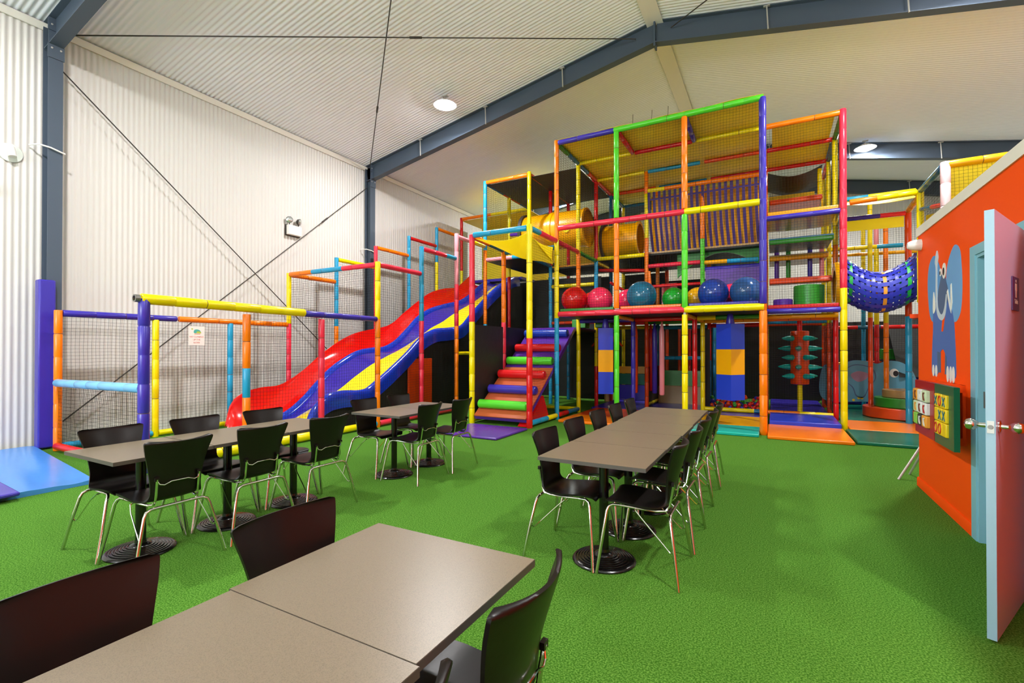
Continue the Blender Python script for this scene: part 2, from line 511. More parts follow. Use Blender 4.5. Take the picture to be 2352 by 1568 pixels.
# the open door
DA = rad(26.2)
dl = bpy.data.objects.new('door_1', None)
p_edge = Vector((.912, 3.166, .012)); ddir = Vector((math.sin(DA), math.cos(DA), 0)); dnor = Vector((math.cos(DA), -math.sin(DA), 0))
DWID, DTH, DHGT = .822, .036, 2.088
def dpt(u, n, z): return p_edge + ddir * u + dnor * n + Vector((0, 0, z))
mb = MB()
vs = [dpt(u, n, z) for u in (0, DWID) for n in (0, DTH) for z in (0, DHGT)]
mb.add(vs, [(0, 1, 3, 2)], 'door_blue'); mb.add(vs, [(4, 6, 7, 5), (0, 4, 5, 1), (0, 2, 6, 4), (1, 5, 7, 3)], 'door_blue'); mb.add(vs, [(2, 3, 7, 6)], 'door_lilac')
bpy.data.objects.remove(dl)
door = struct(mb, 'door_1', origin=p_edge)
rotd = Matrix((ddir, dnor, Vector((0, 0, 1)))).transposed()
def door_part(name, build):
    mb = MB(); build(mb)
    mb.v = [dpt(p.x, p.y, p.z) for p in mb.v]
    return mb.build(name, door)
door_part('latch_plate', lambda m: (m.box((-.001, DTH / 2, 1.03), (.003, .026, .06), 'galv'), m.lathe([(.001, -.006), (.010, -.006), (.011, 0), (.001, 0)], 'grey_metal', (-.002, DTH / 2, 1.03), 10, 'x')))
def knob(sgn):
    def f(m):
        n0 = DTH if sgn > 0 else 0
        prof = [(.03, 0), (.03, .006), (.012, .01), (.011, .035), (.018, .042), (.027, .055), (.029, .068), (.024, .082), (.010, .09), (.001, .091)]
        m.lathe([(r, sgn * h) for r, h in prof], 'chrome', (.062, n0, 1.03), 20, 'y')
    return f
door_part('knob', knob(1)); door_part('knob', knob(-1))
for z in (.25, 1.05, 1.85):
    door_part('hinge', lambda m: m.lathe([(.007, z - .05), (.007, z + .05)], 'galv', (DWID + .004, -.002, 0), 8))
# sign on the door
sg = thing('door_sign', dpt(.445, DTH + .002, 1.70), 'purple toilet sign with white standing figure on the open door', 'sign')
mb = MB(); mb.span((.365, DTH + .001, 1.615), (.53, DTH + .006, 1.795), 'sign_purple'); mb.v = [dpt(*p) for p in mb.v]; mb.build('sign_plate', sg)
mb = MB()
y0, y1 = DTH + .006, DTH + .0068
def blob(cx, cz, rx, rz, n=16): return [(cx + rx * math.cos(2 * math.pi * i / n), cz + rz * math.sin(2 * math.pi * i / n)) for i in range(n)]
mb.prism(blob(.448, 1.773, .0085, .0085), y0, y1, 'mural_white', 'xz')
mb.prism([(.43, 1.76), (.466, 1.76), (.468, 1.722), (.461, 1.722), (.459, 1.685), (.437, 1.685), (.435, 1.722), (.428, 1.722)], y0, y1, 'mural_white', 'xz')
mb.v = [dpt(*p) for p in mb.v]; mb.build('pictogram', sg)
def text(body, size, m, name, parent, loc, rot, ext=.0006, align='CENTER'):
    c = bpy.data.curves.new(name, 'FONT'); c.body = body; c.size = size; c.align_x = align; c.align_y = 'CENTER'; c.extrude = ext
    c.materials.append(m if not isinstance(m, str) else MATS[m])
    o = bpy.data.objects.new(name, c); COL.objects.link(o); o.parent = parent
    off = Vector((0, 0, 0)); p = parent
    while p is not None: off += p.location; p = p.parent
    dg = bpy.context.evaluated_depsgraph_get()
    me = bpy.data.meshes.new_from_object(o.evaluated_get(dg))
    bpy.data.objects.remove(o)
    me.materials.clear(); me.materials.append(MATS[m] if isinstance(m, str) else m)
    o = bpy.data.objects.new(name, me); COL.objects.link(o); o.parent = parent
    o.location = Vector(loc) - off; o.rotation_euler = rot
    return o
text('Toilet', .034, 'mural_white', 'lettering', sg, dpt(.447, DTH + .0072, 1.662), (rad(90), 0, -DA + rad(90)))
# white sensor at the wall corner
mb = MB()
prof = [(.001, -.115), (.03, -.11), (.045, -.085), (.055, -.04), (.058, 0), (.001, 0)]
mb.lathe(prof, 'white_plastic', (XW, YC - .12, 2.49), 18, 'x')
tag(mb.build('wall_sensor', None, (XW, YC - .12, 2.49)), 'white rounded motion sensor on the orange wall below the cream trim', 'sensor')

# elephant mural painted on the orange wall: coordinates (y, z), larger y is further from the door
def hull_curve(pts, n=8):
    out = []; L = len(pts)
    for i in range(L):
        p0, p1, p2, p3 = [Vector(pts[(i + k) % L]) for k in (-1, 0, 1, 2)]
        for k in range(n):
            t = k / n
            out.append(tuple(.5 * ((2 * p1) + (p2 - p0) * t + (2 * p0 - 5 * p1 + 4 * p2 - p3) * t * t + (3 * p1 - p0 - 3 * p2 + p3) * t ** 3)))
    return out
mur = thing('elephant_mural', (XW, 5.6, 1.2), 'blue cartoon elephant with raised trunk painted on the orange wall', 'mural')
def paint(name, pts, m, layer, smooth=True):
    o = MB().prism(hull_curve(pts) if smooth else pts, XW - .0012 - .0011 * layer, XW - .0002, m, 'yz').build(name, mur)
    return o
paint('ear', [(6.06, 2.10), (6.0, 2.24), (5.86, 2.30), (5.74, 2.24), (5.62, 2.08), (5.62, 1.9), (5.75, 1.75), (5.88, 1.68), (5.99, 1.74), (6.05, 1.92)], 'mural_mid', 0)
paint('ear', [(5.47, 2.13), (5.36, 2.25), (5.25, 2.29), (5.14, 2.23), (5.10, 2.08), (5.09, 1.9), (5.13, 1.73), (5.24, 1.65), (5.35, 1.68), (5.44, 1.80), (5.5, 1.95)], 'mural_light', 0)
paint('body', [(5.86, 1.80), (5.62, 1.95), (5.45, 1.86), (5.31, 1.70), (5.27, 1.5), (5.25, 1.3), (5.27, 1.18), (5.48, 1.18), (5.52, 1.36), (5.60, 1.42), (5.70, 1.36), (5.74, 1.20), (5.92, 1.19), (5.93, 1.36), (5.89, 1.6)], 'mural_blue', 1)
paint('inner_leg', [(5.76, 1.40), (5.66, 1.39), (5.66, 1.21), (5.75, 1.21)], 'mural_grey', 2, False)
paint('inner_leg', [(5.53, 1.38), (5.49, 1.35), (5.47, 1.2), (5.54, 1.2)], 'mural_grey', 2, False)
paint('head', [(5.59, 2.10), (5.48, 2.0), (5.43, 1.88), (5.50, 1.80), (5.59, 1.72), (5.70, 1.78), (5.72, 1.93)], 'mural_grey', 2)
paint('trunk', [(5.75, 2.33), (5.71, 2.26), (5.74, 2.17), (5.735, 1.85), (5.68, 1.76), (5.60, 1.735), (5.53, 1.80), (5.49, 1.90), (5.47, 1.87), (5.51, 1.73), (5.60, 1.68), (5.71, 1.71), (5.77, 1.79), (5.79, 1.95), (5.785, 2.16), (5.81, 2.24)], 'mural_pale', 3)
paint('tusk', [(5.855, 1.96), (5.82, 1.90), (5.80, 1.80), (5.86, 1.755), (5.885, 1.80), (5.875, 1.9)], 'mural_white', 3)
paint('tusk', [(5.47, 1.92), (5.44, 1.94), (5.37, 1.78), (5.37, 1.97), (5.345, 1.98), (5.325, 1.82), (5.36, 1.725), (5.40, 1.78)], 'mural_white', 3, False)
paint('mouth', [(5.60, 1.69), (5.52, 1.72), (5.58, 1.58), (5.63, 1.58)], 'orange_paint', 2, False)
for cy, cz, ry, rz in ((5.645, 2.115, .03, .035), (5.545, 2.115, .05, .07)):
    paint('eye', blob(cy, cz, ry, rz), 'mural_white', 3, False)
    paint('pupil', blob(cy + .008, cz - .005, ry * .5, rz * .5), 'mural_black', 4, False)
for cy in (5.88, 5.79): paint('toe', blob(cy, 1.22, .032, .055), 'mural_white', 3, False)
for cy in (5.46, 5.38, 5.31): paint('toe', blob(cy, 1.205, .033, .07), 'mural_white', 3, False)

# play panels on the wall
def play_panel(name, label, y0, y1, mframe):
    root = thing(name, (XW, (y0 + y1) / 2, .9), label, 'activity panel', 'activity panels on the orange wall')
    xo, th = 1.18, -.035
    z0, z1 = .655, 1.135
    a0, a1, b0, b1 = y0 + .12, y1 - .06, .735, 1.065
    mb = MB()
    for p, q in (((xo - th, y0, z0), (xo, y1, b0)), ((xo - th, y0, b1), (xo, y1, z1)), ((xo - th, y0, b0), (xo, a0, b1)), ((xo - th, a1, b0), (xo, y1, b1))):
        mb.span(p, q, mframe)
    mb.build('panel_frame', root)
    mb = MB()
    for z in (z0 + .03, z1 - .03):
        mb.span((xo + .036, max(y0 + .04, 5.03), z - .03), (XW, max(y0 + .12, 5.09), z + .03), 'orange_paint'); mb.span((xo + .036, y1 - .08, z - .03), (XW, y1 - .04, z + .03), 'orange_paint')
    mb.span((XW - .02, max(y0, 5.03), z0), (XW - .0005, y1, z1), 'orange_paint')
    mb.build('wall_bracket', root)
    return root, xo, th, a0, a1, b0, b1
gp, xo, th, a0, a1, b0, b1 = play_panel('noughts_and_crosses_board', 'green framed panel of yellow noughts and crosses tiles on orange wall', 4.70, 5.18, 'panel_green')
dz, dy = (b1 - b0) / 3, (a1 - a0) / 3
MB().tube([(xo + .02, a0 - .01, b0 - .012), (xo + .02, a1 + .01, b0 - .012)], .006, 'dark_plastic', 6).build('spindle', gp)
marks = ['x', 'o', 'x', '', 'x', 'x', 'o', 'o', '']
for r in range(3):
    for c in range(3):
        cy, cz = a1 - dy * (c + .5), b1 - dz * (r + .5)
        ti = MB().box((xo + .012, cy, cz), (.06, dy * .96, dz * .96), 'tile_yellow').build('tile', gp, bevel=.008)
        k = marks[r * 3 + c]
        xf = xo - .0185
        mb = MB()
        if k == 'x':
            for s in (-1, 1): mb.tube([(xf, cy - .03, cz - s * .035), (xf, cy + .03, cz + s * .035)], .005, 'tile_blue', 6)
            mb.build('mark', ti)
        elif k == 'o':
            mb.tube([(xf, cy + .032 * math.cos(a), cz + .038 * math.sin(a)) for a in [2 * math.pi * i / 16 for i in range(17)]], .005, 'tile_red', 6); mb.build('mark', ti)
rp, xo, th, a0, a1, b0, b1 = play_panel('picture_tile_board', 'red framed panel of turning picture tiles beside the green panel', 5.20, 5.80, 'panel_red')
dz, dy = (b1 - b0) / 3, (a1 - a0) / 3
cols = [['tile_orange', 'tile_white', 'tile_green'], ['tile_green', 'tile_white', 'tile_white'], ['tile_grass', 'dark_plastic', 'tile_orange']]
for r in range(3):
    for c in range(3):
        cy, cz = a1 - dy * (c + .5), b1 - dz * (r + .5)
        ti = MB().box((xo + .006, cy, cz), (.07, dy * .94, dz * .93), cols[r][c]).build('tile', rp, bevel=.01)
        acc = [['tile_brown', 'tile_white', 'tile_brown'], ['tile_orange', 'tile_brown', 'tile_red'], ['tile_grass', 'tile_white', 'tile_white']][r][c]
        MB().prism(hull_curve([(cy - dy * .3, cz - dz * .3), (cy - dy * .1, cz + dz * .1), (cy - dy * .3, cz + dz * .3), (cy + dy * .1, cz + dz * .25), (cy + dy * .05, cz - dz * .25)]), xo - .0315, xo - .028, acc, 'yz').build('picture', ti)
MB().tube([(xo + .02, a0 - .01, b1 + .012), (xo + .02, a1 + .01, b1 + .012)], .006, 'dark_plastic', 6).build('spindle', rp)
# folding stool poking out behind the corner
st = thing('folding_stool', (1.62, 6.72, 0), 'pale grey metal legs of a folding stool behind the orange wall corner', 'stool')
for a, b in (((1.20, 6.62, 0), (1.46, 6.72, .46)), ((1.36, 6.95, 0), (1.5, 6.75, .46)), ((1.36, 6.55, 0), (1.52, 6.78, .46)), ((1.9, 6.6, 0), (1.75, 6.72, .46))):
    MB().tube([a, b], .012, 'galv', 8).build('leg', st)
MB().box((1.62, 6.74, .475), (.36, .30, .03), 'grey_metal').build('seat', st, bevel=.008)

# ------------------------------------------------------------------ left wall fittings
mb = MB(); mb.span((-9.20, 2.715, .02), (-9.05, 2.90, 2.41), V('B'))
tag(mb.build('column_pad', None, (-9.09, 2.82, 0), bevel=.02), 'tall blue vinyl pad wrapped round the foot of the steel column', 'padding')
em = thing('emergency_light', (XL, 7.0, 4.0), 'white twin spot emergency light on the corrugated side wall', 'emergency light')
MB().span((XL + .012, 6.80, 3.92), (XL + .03, 7.17, 4.16), 'dark_plastic').build('backplate', em)
MB().span((XL + .03, 6.82, 3.94), (XL + .12, 7.15, 4.15), 'white_plastic').build('battery_box', em, bevel=.008)
for y, dirv in ((6.86, Vector((.75, -.6, -.1))), (7.09, Vector((.85, .4, -.15)))):
    c = Vector((XL + .08, y, 4.26)); d = dirv.normalized()
    u = d.cross(Vector((0, 0, 1))).normalized(); w = u.cross(d)
    def ringat(r, h): return [c + d * h + u * (r * math.cos(a)) + w * (r * math.sin(a)) for a in [2 * math.pi * k / 20 for k in range(20)]]
    hd = MB().rings([ringat(.02, -.05), ringat(.06, -.02), ringat(.072, .03), ringat(.066, .032)], 'dark_plastic').build('spot_head', em)
    MB().rings([ringat(.066, .031), ringat(.04, .042), ringat(.002, .045)], 'glass_lens').build('lens', hd)
    MB().tube([(XL + .08, y, 4.15), (XL + .08, y, 4.21)], .010, 'dark_plastic', 8).build('stem', hd)
for i, (y, z) in enumerate(((2.505, 4.17), (2.27, 3.62))):
    ws = thing('wall_spotlight', (XL, y, z), ['white tubular spotlight on a pale round plate near the column', 'pale round wall plate at the picture edge below the spotlight'][i], 'wall light', 'wall spotlights')
    MB().lathe([(.001, .014), (.125, .014), (.13, .019), (.125, .024), (.001, .024)], 'pale_plate', (XL, y, z), 36, 'x').build('backplate', ws)
    ax = Vector((.15, .12, -1)).normalized(); c0 = Vector((XL + .085, y - .02, z + .07))
    u = ax.cross(Vector((1, 0, 0))).normalized(); w = u.cross(ax)
    def rg(r, h): return [c0 + ax * h + u * (r * math.cos(a)) + w * (r * math.sin(a)) for a in [2 * math.pi * k / 20 for k in range(20)]]
    bd = MB().rings([rg(.03, 0), rg(.042, .01), rg(.044, .14), rg(.038, .14)], 'white_plastic').build('spot_body', ws)
    MB().rings([rg(.038, .138), rg(.001, .136)], 'brown_hole').build('spot_opening', bd)
    MB().tube([(XL + .02, y + .02, z + .01), (XL + .07, y, z + .02)], .014, 'white_plastic', 8).build('arm', ws)

# ------------------------------------------------------------------ floor mats
def mat_pad(name, label, pts, z0, z1, m, bevel=.015, cat='floor mat', grp=None):
    mb = MB(); mb.prism(pts, z0, z1, m)
    c = (sum(p[0] for p in pts) / len(pts), sum(p[1] for p in pts) / len(pts), z0)
    return tag(mb.build(name, None, c, bevel=bevel), label, cat, grp)
def rect(x0, x1, y0, y1): return [(x0, y0), (x1, y0), (x1, y1), (x0, y1)]
mb = MB()
def bluemat(u, v):
    x = -9.25 + u * 2.93; y = .6 + v * 1.74 + .4 * (1 - u)
    w = .006 * math.sin(9 * v + 2.2 * u) + .004 * math.sin(23 * v - 3 * u) + .003 * math.sin(41 * v + 5 * u)
    return Vector((x, y, .045 + w)), Vector((0, 0, 1))
mb.slab(bluemat, 24, 44, .03, V('S'))
for i, p in enumerate(mb.v):
    if i >= len(mb.v) // 2: p.z = .001
tag(mb.build('crash_mat', None, (-7.8, 1.6, 0), sharp=60), 'large pale blue vinyl mat lying in the wall corner', 'floor mat')
nm = thing('folding_mat', (-7.0, 1.2, 0), 'navy gym mat with a yellow panel on the edge of the blue mat', 'floor mat')
rotm = Matrix.Rotation(rad(-1), 3, 'Z')
MB().prism([(-6.2, 1.74), (-6.1, .2), (-7.6, .2), (-7.55, 1.82)], .05, .085, V('B')).build('mat_base', nm, bevel=.012)
MB().prism([(-6.62, 1.66), (-6.62, .35), (-7.4, .35), (-7.4, 1.7)], .0855, .09, V('A')).build('yellow_panel', nm)
mat_pad('landing_mat', 'shiny purple landing mat in front of the roller ramp', rect(-4.97, -3.78, 6.42, 7.5), .001, .04, V('V'))
mat_pad('entry_mat', 'long orange mat in front of the blue and red bottom rails', rect(-3.68, -1.42, 8.62, 9.5), .001, .055, V('O'))
mat_pad('entry_mat', 'turquoise mat at the foot of the climbing frame', rect(-1.4, -.2, 8.66, 9.5), .001, .055, V('T'))
mat_pad('entry_mat', 'glossy orange mat between the orange and yellow posts', rect(-.08, 1.06, 8.6, 9.96), .001, .055, V('O'))
mat_pad('entry_mat', 'dark green mat beside the orange mat near the wall corner', rect(1.10, 2.4, 8.72, 10.0), .001, .05, V('H'))
mat_pad('floor_pad', 'orange strip of matting behind the dark green mat', rect(1.17, 2.6, 10.05, 11.3), .001, .05, V('O'))
mat_pad('floor_pad', 'dark green matting under the round steps', rect(1.17, 3.6, 11.32, 15.0), .001, .04, V('H'))
mat_pad('floor_pad', 'amber matting under the first deck of the climbing frame', rect(-1.4, -.2, 9.52, 10.9), .001, .05, V('A'))
mat_pad('floor_pad', 'orange brown matting under the deck behind the hanging bag', rect(-3.68, -1.42, 9.52, 10.9), .001, .05, V('E'))
mat_pad('floor_pad', 'dark blue matting deep under the deck', rect(-3.8, -.2, 10.92, 13.9), .001, .05, V('B'))
mat_pad('floor_pad', 'blue padded step inside the side tower behind the orange mat', rect(-.06, 1.04, 9.99, 11.3), .001, .12, V('Q'))
mat_pad('floor_pad', 'dark blue matting under the spiked roller', rect(-.06, 1.04, 11.6, 15.0), .001, .06, V('B'))
mat_pad('slide_mat', 'red mat at the foot of the wave slide', rect(-8.4, -6.6, 3.5, 4.9), .001, .04, V('R'))

# ------------------------------------------------------------------ padded frame helpers
GX = lambda k: -.14 + 1.24 * k
GY = lambda j: 8.98 + 1.24 * j
PR = .048
def padded(mb, p0, p1, segs, r=PR, seam=.34, ties=True):
    """padded tube with colour segments [(fraction_end, colour)] and pinched seams"""
    p0, p1 = Vector(p0), Vector(p1); L = (p1 - p0).length
    t = (p1 - p0).normalized()
    up = Vector((0, 0, 1)) if abs(t.z) < .9 else Vector((1, 0, 0))
    u = t.cross(up).normalized(); w = t.cross(u)
    st = [(0, r * .9, None), (.006, r, None)]
    mats = []
    def at(h, rr): return [p0 + t * h + u * (rr * math.cos(a)) + w * (rr * math.sin(a)) for a in [2 * math.pi * k / 12 for k in range(12)]]
    rings = [at(0, r * .92)]; ms = []
    a = 0.0
    for fe, c in segs:
        b = fe * L; m = V(c)
        n = max(1, round((b - a) / seam)); ph = rng.uniform(-.25, .25) * seam
        rings.append(at(a + .008, r)); ms.append(m)
        for i in range(1, n):
            h = a + (b - a) * i / n + (ph if n > 1 else 0) * .4
            rj = r * rng.uniform(.96, 1.03)
            rings += [at(h - .014, rj), at(h - .004, r * .94), at(h + .004, r * .94), at(h + .014, rj)]
            ms += [m, m, MATS['tie'] if (ties and rng.random() < .45) else m, m]
        rings.append(at(b - .008, r)); ms.append(m)
        rings.append(at(b, r * .93)); ms.append(m)
        a = b
    mb.rings(rings, ms)
def post(parent, x, y, segs, r=PR):
    """segs: [(z_end, colour)] from the first z"""
    z0 = segs[0][0]; z1 = segs[-1][0]
    mb = MB()
    padded(mb, (x, y, z0), (x, y, z1), [((z - z0) / (z1 - z0), c) for z, c in segs[1:]], r)
    return mb.build('post', parent)
def rail(parent, p0, p1, segs, r=PR):
    p0, p1 = Vector(p0), Vector(p1); d = (p1 - p0).normalized()
    mb = MB()
    if isinstance(segs, str): segs = [((i + 1) / len(segs), c) for i, c in enumerate(segs)]
    padded(mb, p0 + d * .045, p1 - d * .045, segs, r)
    return mb.build('rail', parent)
CELL, CR = .049, .0016
def net(parent, p0, u, v, sag=.012, cell=CELL, m='net_cord', cr=CR):
    p0, u, v = Vector(p0), Vector(u), Vector(v)
    n = u.cross(v).normalized()
    nu, nv = max(2, round(u.length / cell)), max(2, round(v.length / cell))
    ph = rng.uniform(0, 6)
    def P(a, b):
        q = p0 + u * a + v * b
        bulge = math.sin(math.pi * a) * math.sin(math.pi * b)
        return q + n * (sag * bulge + .006 * math.sin(9 * a + ph) * math.sin(7 * b + ph)) + u * (.004 * math.sin(11 * b + ph + 4 * a)) + v * (.004 * math.sin(10 * a + ph + 3 * b) - .012 * bulge * 0)
    mb = MB()
    for i in range(nu + 1):
        mb.tube([P(i / nu, k / 4) for k in range(5)], cr, m, 3, cap=False)
    for j in range(nv + 1):
        mb.tube([P(k / 4, j / nv) for k in range(5)], cr, m, 3, cap=False)
    return mb.build('net', parent)
def sheet(parent, name, fn, m, nu=10, nv=10, th=.006):
    mb = MB()
    def g(u, v):
        p = Vector(fn(u, v)); a = Vector(fn(min(1, u + .01), v)) - Vector(fn(max(0, u - .01), v)); b = Vector(fn(u, min(1, v + .01))) - Vector(fn(u, max(0, v - .01)))
        return p, a.cross(b).normalized()
    mb.slab(g, nu, nv, th, m)
    return mb.build(name, parent)
def deck(parent, x0, x1, y0, y1, z, top, under='sheet_black', name='deck'):
    mb = MB(); mb.span((x0, y0, z - .05), (x1, y1, z - .01), under); mb.span((x0, y0, z - .0095), (x1, y1, z + .03), V(top))
    return mb.build(name, parent)
def panel(parent, a, b, m, name='panel'):
    return MB().span(a, b, m).build(name, parent)

# ------------------------------------------------------------------ slide lane frame
WX, NX = -8.82, -6.34
YW = [2.85, 4.06, 5.28, 6.50, 7.73, 8.97, 10.23, 11.47, 12.77]
YN = [2.80, 4.02, 5.26, 6.50, 7.74, 8.98, 10.22]
lane = thing('slide_lane_frame', (-7.6, 6, 0), 'stepped netted frame of padded tubes round the wave slide', 'climbing frame')
for y, s in zip(YW, ([(0, ''), (1.97, 'O')], [(0, ''), (1.90, 'Y')], [(0, ''), (1.9, 'L')], [(0, ''), (1.95, 'K'), (3.0, 'Y')], [(0, ''), (1.95, 'O'), (3.53, 'L')],
                     [(0, ''), (4.03, 'K')], [(0, ''), (4.55, 'L')], [(0, ''), (4.02, 'Y'), (5.06, 'L')], [(0, ''), (3.95, 'Y'), (5.66, 'R')])):
    post(lane, WX, y, s)
for y, s, r in zip(YN, ([(0, ''), (2.0, 'B')], [(0, ''), (.76, 'O'), (1.16, 'L'), (1.9, 'O')], [(0, ''), (1.9, 'K')], [(0, ''), (1.97, 'O'), (3.02, 'Y')], [(0, ''), (2.0, 'K'), (3.53, 'L')],
                      [(0, ''), (1.95, 'O'), (2.9, 'K'), (4.06, 'P')]), (.058, .05, .05, .05, .05, .05)):
    post(lane, NX, y, s, r)
rail(lane, (WX, YW[0], 1.93), (WX, YW[1] + .35, 1.93), 'B'); rail(lane, (WX, YW[1] + .3, 1.93), (WX, YW[3], 1.93), 'O')
for i, (z, c) in enumerate(((2.97, 'O'), (3.49, 'Y'), (4.0, 'O'), (4.5, 'R'), (5.03, 'O'))):
    rail(lane, (WX, YW[3 + i], z), (WX, YW[4 + i], z), c)
rail(lane, (NX, 2.72, 2.0), (NX, 4.98, 1.98), 'Y', .06); rail(lane, (NX, 4.9, 1.97), (NX, 6.50, 1.97), 'B')
MB().lathe([(.03, 0), (.045, 0), (.045, .05), (.03, .05)], 'grey_metal', (NX, 2.70, 2.0), 14, 'y', cap=False).build('tube_end', lane)
rail(lane, (NX, 6.5, 2.97), (NX, 7.74, 2.97), 'K'); rail(lane, (NX, 7.74, 3.49), (NX, 8.98, 3.49), [(.68, 'K'), (1, 'L')]); rail(lane, (NX, 8.98, 4.0), (NX, 10.22, 4.0), [(.55, 'P'), (1, 'Y')])
rail(lane, (WX, 6.5, 2.97), (NX, 6.5, 2.97), [(.28, 'O'), (.64, 'L'), (1, 'K')])
rail(lane, (WX, 2.83, .95), (NX, 2.80, .97), 'I', .055); rail(lane, (WX, 2.83, .07), (NX, 2.8, .07), [(.35, 'R'), (.6, 'L'), (1, 'Y')], .05)
rail(lane, (NX, 2.85, .075), (NX, 4.02, .075), [(.5, 'O'), (1, 'Y')], .07); rail(lane, (NX, 4.02, .075), (NX, 5.26, .075), [(.3, 'A'), (1, 'Y')], .07); rail(lane, (NX, 5.26, .07), (NX, 6.5, .07), [(.6, 'Y'), (1, 'L')], .055)
rail(lane, (NX, 6.5, .07), (NX, 7.74, .07), [(.4, 'K'), (.6, 'L'), (1, 'K')], .05); rail(lane, (NX, 7.74, .07), (NX, 8.98, .07), [(.3, 'L'), (1, 'K')], .05); rail(lane, (NX, 8.98, .07), (NX, 10.22, .07), 'Y', .045)
rail(lane, (WX, 4.06, .06), (WX, 5.28, .06), 'Y', .045); rail(lane, (WX, 2.85, .06), (WX, 4.06, .06), 'L', .045)
rail(lane, (NX, 8.98, 1.33), (NX, 10.22, 1.33), [(.55, 'Y'), (1, 'K')], .04)
for i in range(8):
    zt = (1.92, 1.92, 1.92, 2.97, 3.49, 4.0, 4.5, 5.03)[i]
    net(lane, (WX, YW[i], .05), (0, YW[i + 1] - YW[i], 0), (0, 0, zt - .05), sag=-.02)
for i, zt in ((1, 1.95), (2, 1.95), (3, 2.97), (4, 3.49), (5, 4.0)):
    net(lane, (NX, YN[i], .08), (0, YN[i + 1] - YN[i], 0), (0, 0, zt - .08), sag=.015)
net(lane, (WX, 2.84, .08), (NX - WX, 0, 0), (0, 0, .85), sag=.01)
net(lane, (WX, 6.5, 1.95), (NX - WX, 0, 0), (0, 0, 1.0), sag=-.02)
# yellow sheet roof over the slide top, black skirts beneath
rail(lane, (WX, 12.77, 5.62), (NX, 12.77, 5.62), [(.45, 'O'), (1, 'Y')]); rail(lane, (WX, 12.77, 5.62), (WX, 14.1, 5.62), 'OY')
post(lane, WX, 14.1, [(0, ''), (5.66, 'Y')]); post(lane, NX, 14.1, [(0, ''), (5.66, 'L')])
sheet(lane, 'roof_sheet', lambda u, v: (WX + u * (NX - WX), 12.8 + v * 1.3, 5.57 - .05 * math.sin(math.pi * u) * math.sin(math.pi * v)), 'canvas_yellow')
sheet(lane, 'side_sheet', lambda u, v: (WX + u * (NX - WX), 14.05, 3.62 + 1.95 * v), 'canvas_yellow')
net(lane, (WX, 12.77, 3.62), (0, 1.33, 0), (0, 0, 1.95))

# ------------------------------------------------------------------ wave slide
def interp(tab, y):
    if y <= tab[0][0]: return tab[0][1]
    for i in range(len(tab) - 1):
        (a, va), (b, vb) = tab[i], tab[i + 1]
        if y <= b:
            m0 = (vb - tab[max(0, i - 1)][1]) / (b - tab[max(0, i - 1)][0]); m1 = (tab[min(len(tab) - 1, i + 2)][1] - va) / (tab[min(len(tab) - 1, i + 2)][0] - a)
            h = b - a; t = (y - a) / h
            return (2 * t ** 3 - 3 * t * t + 1) * va + (t ** 3 - 2 * t * t + t) * h * m0 + (3 * t * t - 2 * t ** 3) * vb + (t ** 3 - t * t) * h * m1
    return tab[-1][1]
ZTOP = [(4.95, .12), (5.03, .45), (5.22, .62), (5.58, .71), (6.0, .74), (6.48, .98), (7.0, 1.355), (7.57, 1.67), (8.0, 1.82), (8.83, 1.98), (9.14, 2.10), (9.53, 2.365), (10.19, 2.775), (10.64, 3.01), (11.27, 3.19), (11.88, 3.30), (12.28, 3.53), (12.79, 3.87), (13.34, 4.15), (13.8, 4.25)]
ZRID = [(4.75, .06), (5.3, .20), (5.7, .31), (6.05, .54), (6.3, .76), (6.65, 1.04), (6.96, 1.22), (7.36, 1.39), (7.79, 1.46), (8.17, 1.49), (8.56, 1.65), (8.99, 1.96), (9.34, 2.24), (9.81, 2.47), (10.47, 2.65), (11.2, 2.82), (11.8, 3.1), (12.4, 3.45), (13.0, 3.62), (13.8, 3.66)]
ZRIM = [(4.75, .16), (5.1, .17), (5.28, .20), (5.42, .46), (5.66, .64), (5.98, .69), (6.55, .68), (6.86, .83), (7.23, 1.045), (7.71, 1.35), (8.1, 1.64), (8.3, 1.76), (8.67, 1.885), (9.23, 1.94), (9.74, 2.03), (10.2, 2.36), (10.79, 2.76), (11.4, 3.14), (11.91, 3.38), (12.5, 3.58), (13.8, 3.7)]
SY0, SY1 = 4.95, 12.7
slide = thing('wave_slide', (-7.5, 5, 0), 'long wavy slide with a red side wall and a blue and yellow chute', 'slide')
def sy(u): return SY0 + (SY1 - SY0) * u
def loft(name, cross, m, nv, parent=slide, th=.02, nu=110, m2=None):
    mb = MB()
    def g(u, v):
        y = sy(u); p = Vector(cross(y, v)); e = .02
        q = Vector(cross(min(SY1, y + e), v)) - Vector(cross(max(SY0, y - e), v)); w = Vector(cross(y, min(1, v + .02))) - Vector(cross(y, max(0, v - .02)))
        return p, (-q.cross(w)).normalized()
    mb.slab(g, nu, nv, th, m, m2)
    return mb.build(name, parent, sharp=50)
def c_red(y, v):
    zt, zr = interp(ZTOP, y), interp(ZRID, y)
    zf = min(zr - .12, zt - .05)
    if v < .12: a = v / .12; return (-8.43 + .05 * a, y, zt - .05 * (1 - a) ** 2)
    if v < .7:
        a = (v - .12) / .58
        return (-8.38 + .16 * a ** 2, y, zt + (zf - zt) * (a * 1.0))
    a = (v - .7) / .3
    return (-8.22 + .37 * a, y, zf - .02 * math.sin(math.pi * a))
loft('side_wall', c_red, 'slide_red', 20)
def c_ridge(y, v):
    z = interp(ZRID, y); a = math.pi * v
    return (-7.78 - .085 * math.cos(a), y, z - .13 + .13 * math.sin(a))
loft('divider', c_ridge, 'slide_blue', 8)
def c_floor(y, v):
    zr, zm = interp(ZRID, y) - .10, interp(ZRIM, y) - .16
    return (-7.70 + .90 * v, y, zr + (zm - zr) * v - .04 * math.sin(math.pi * v))
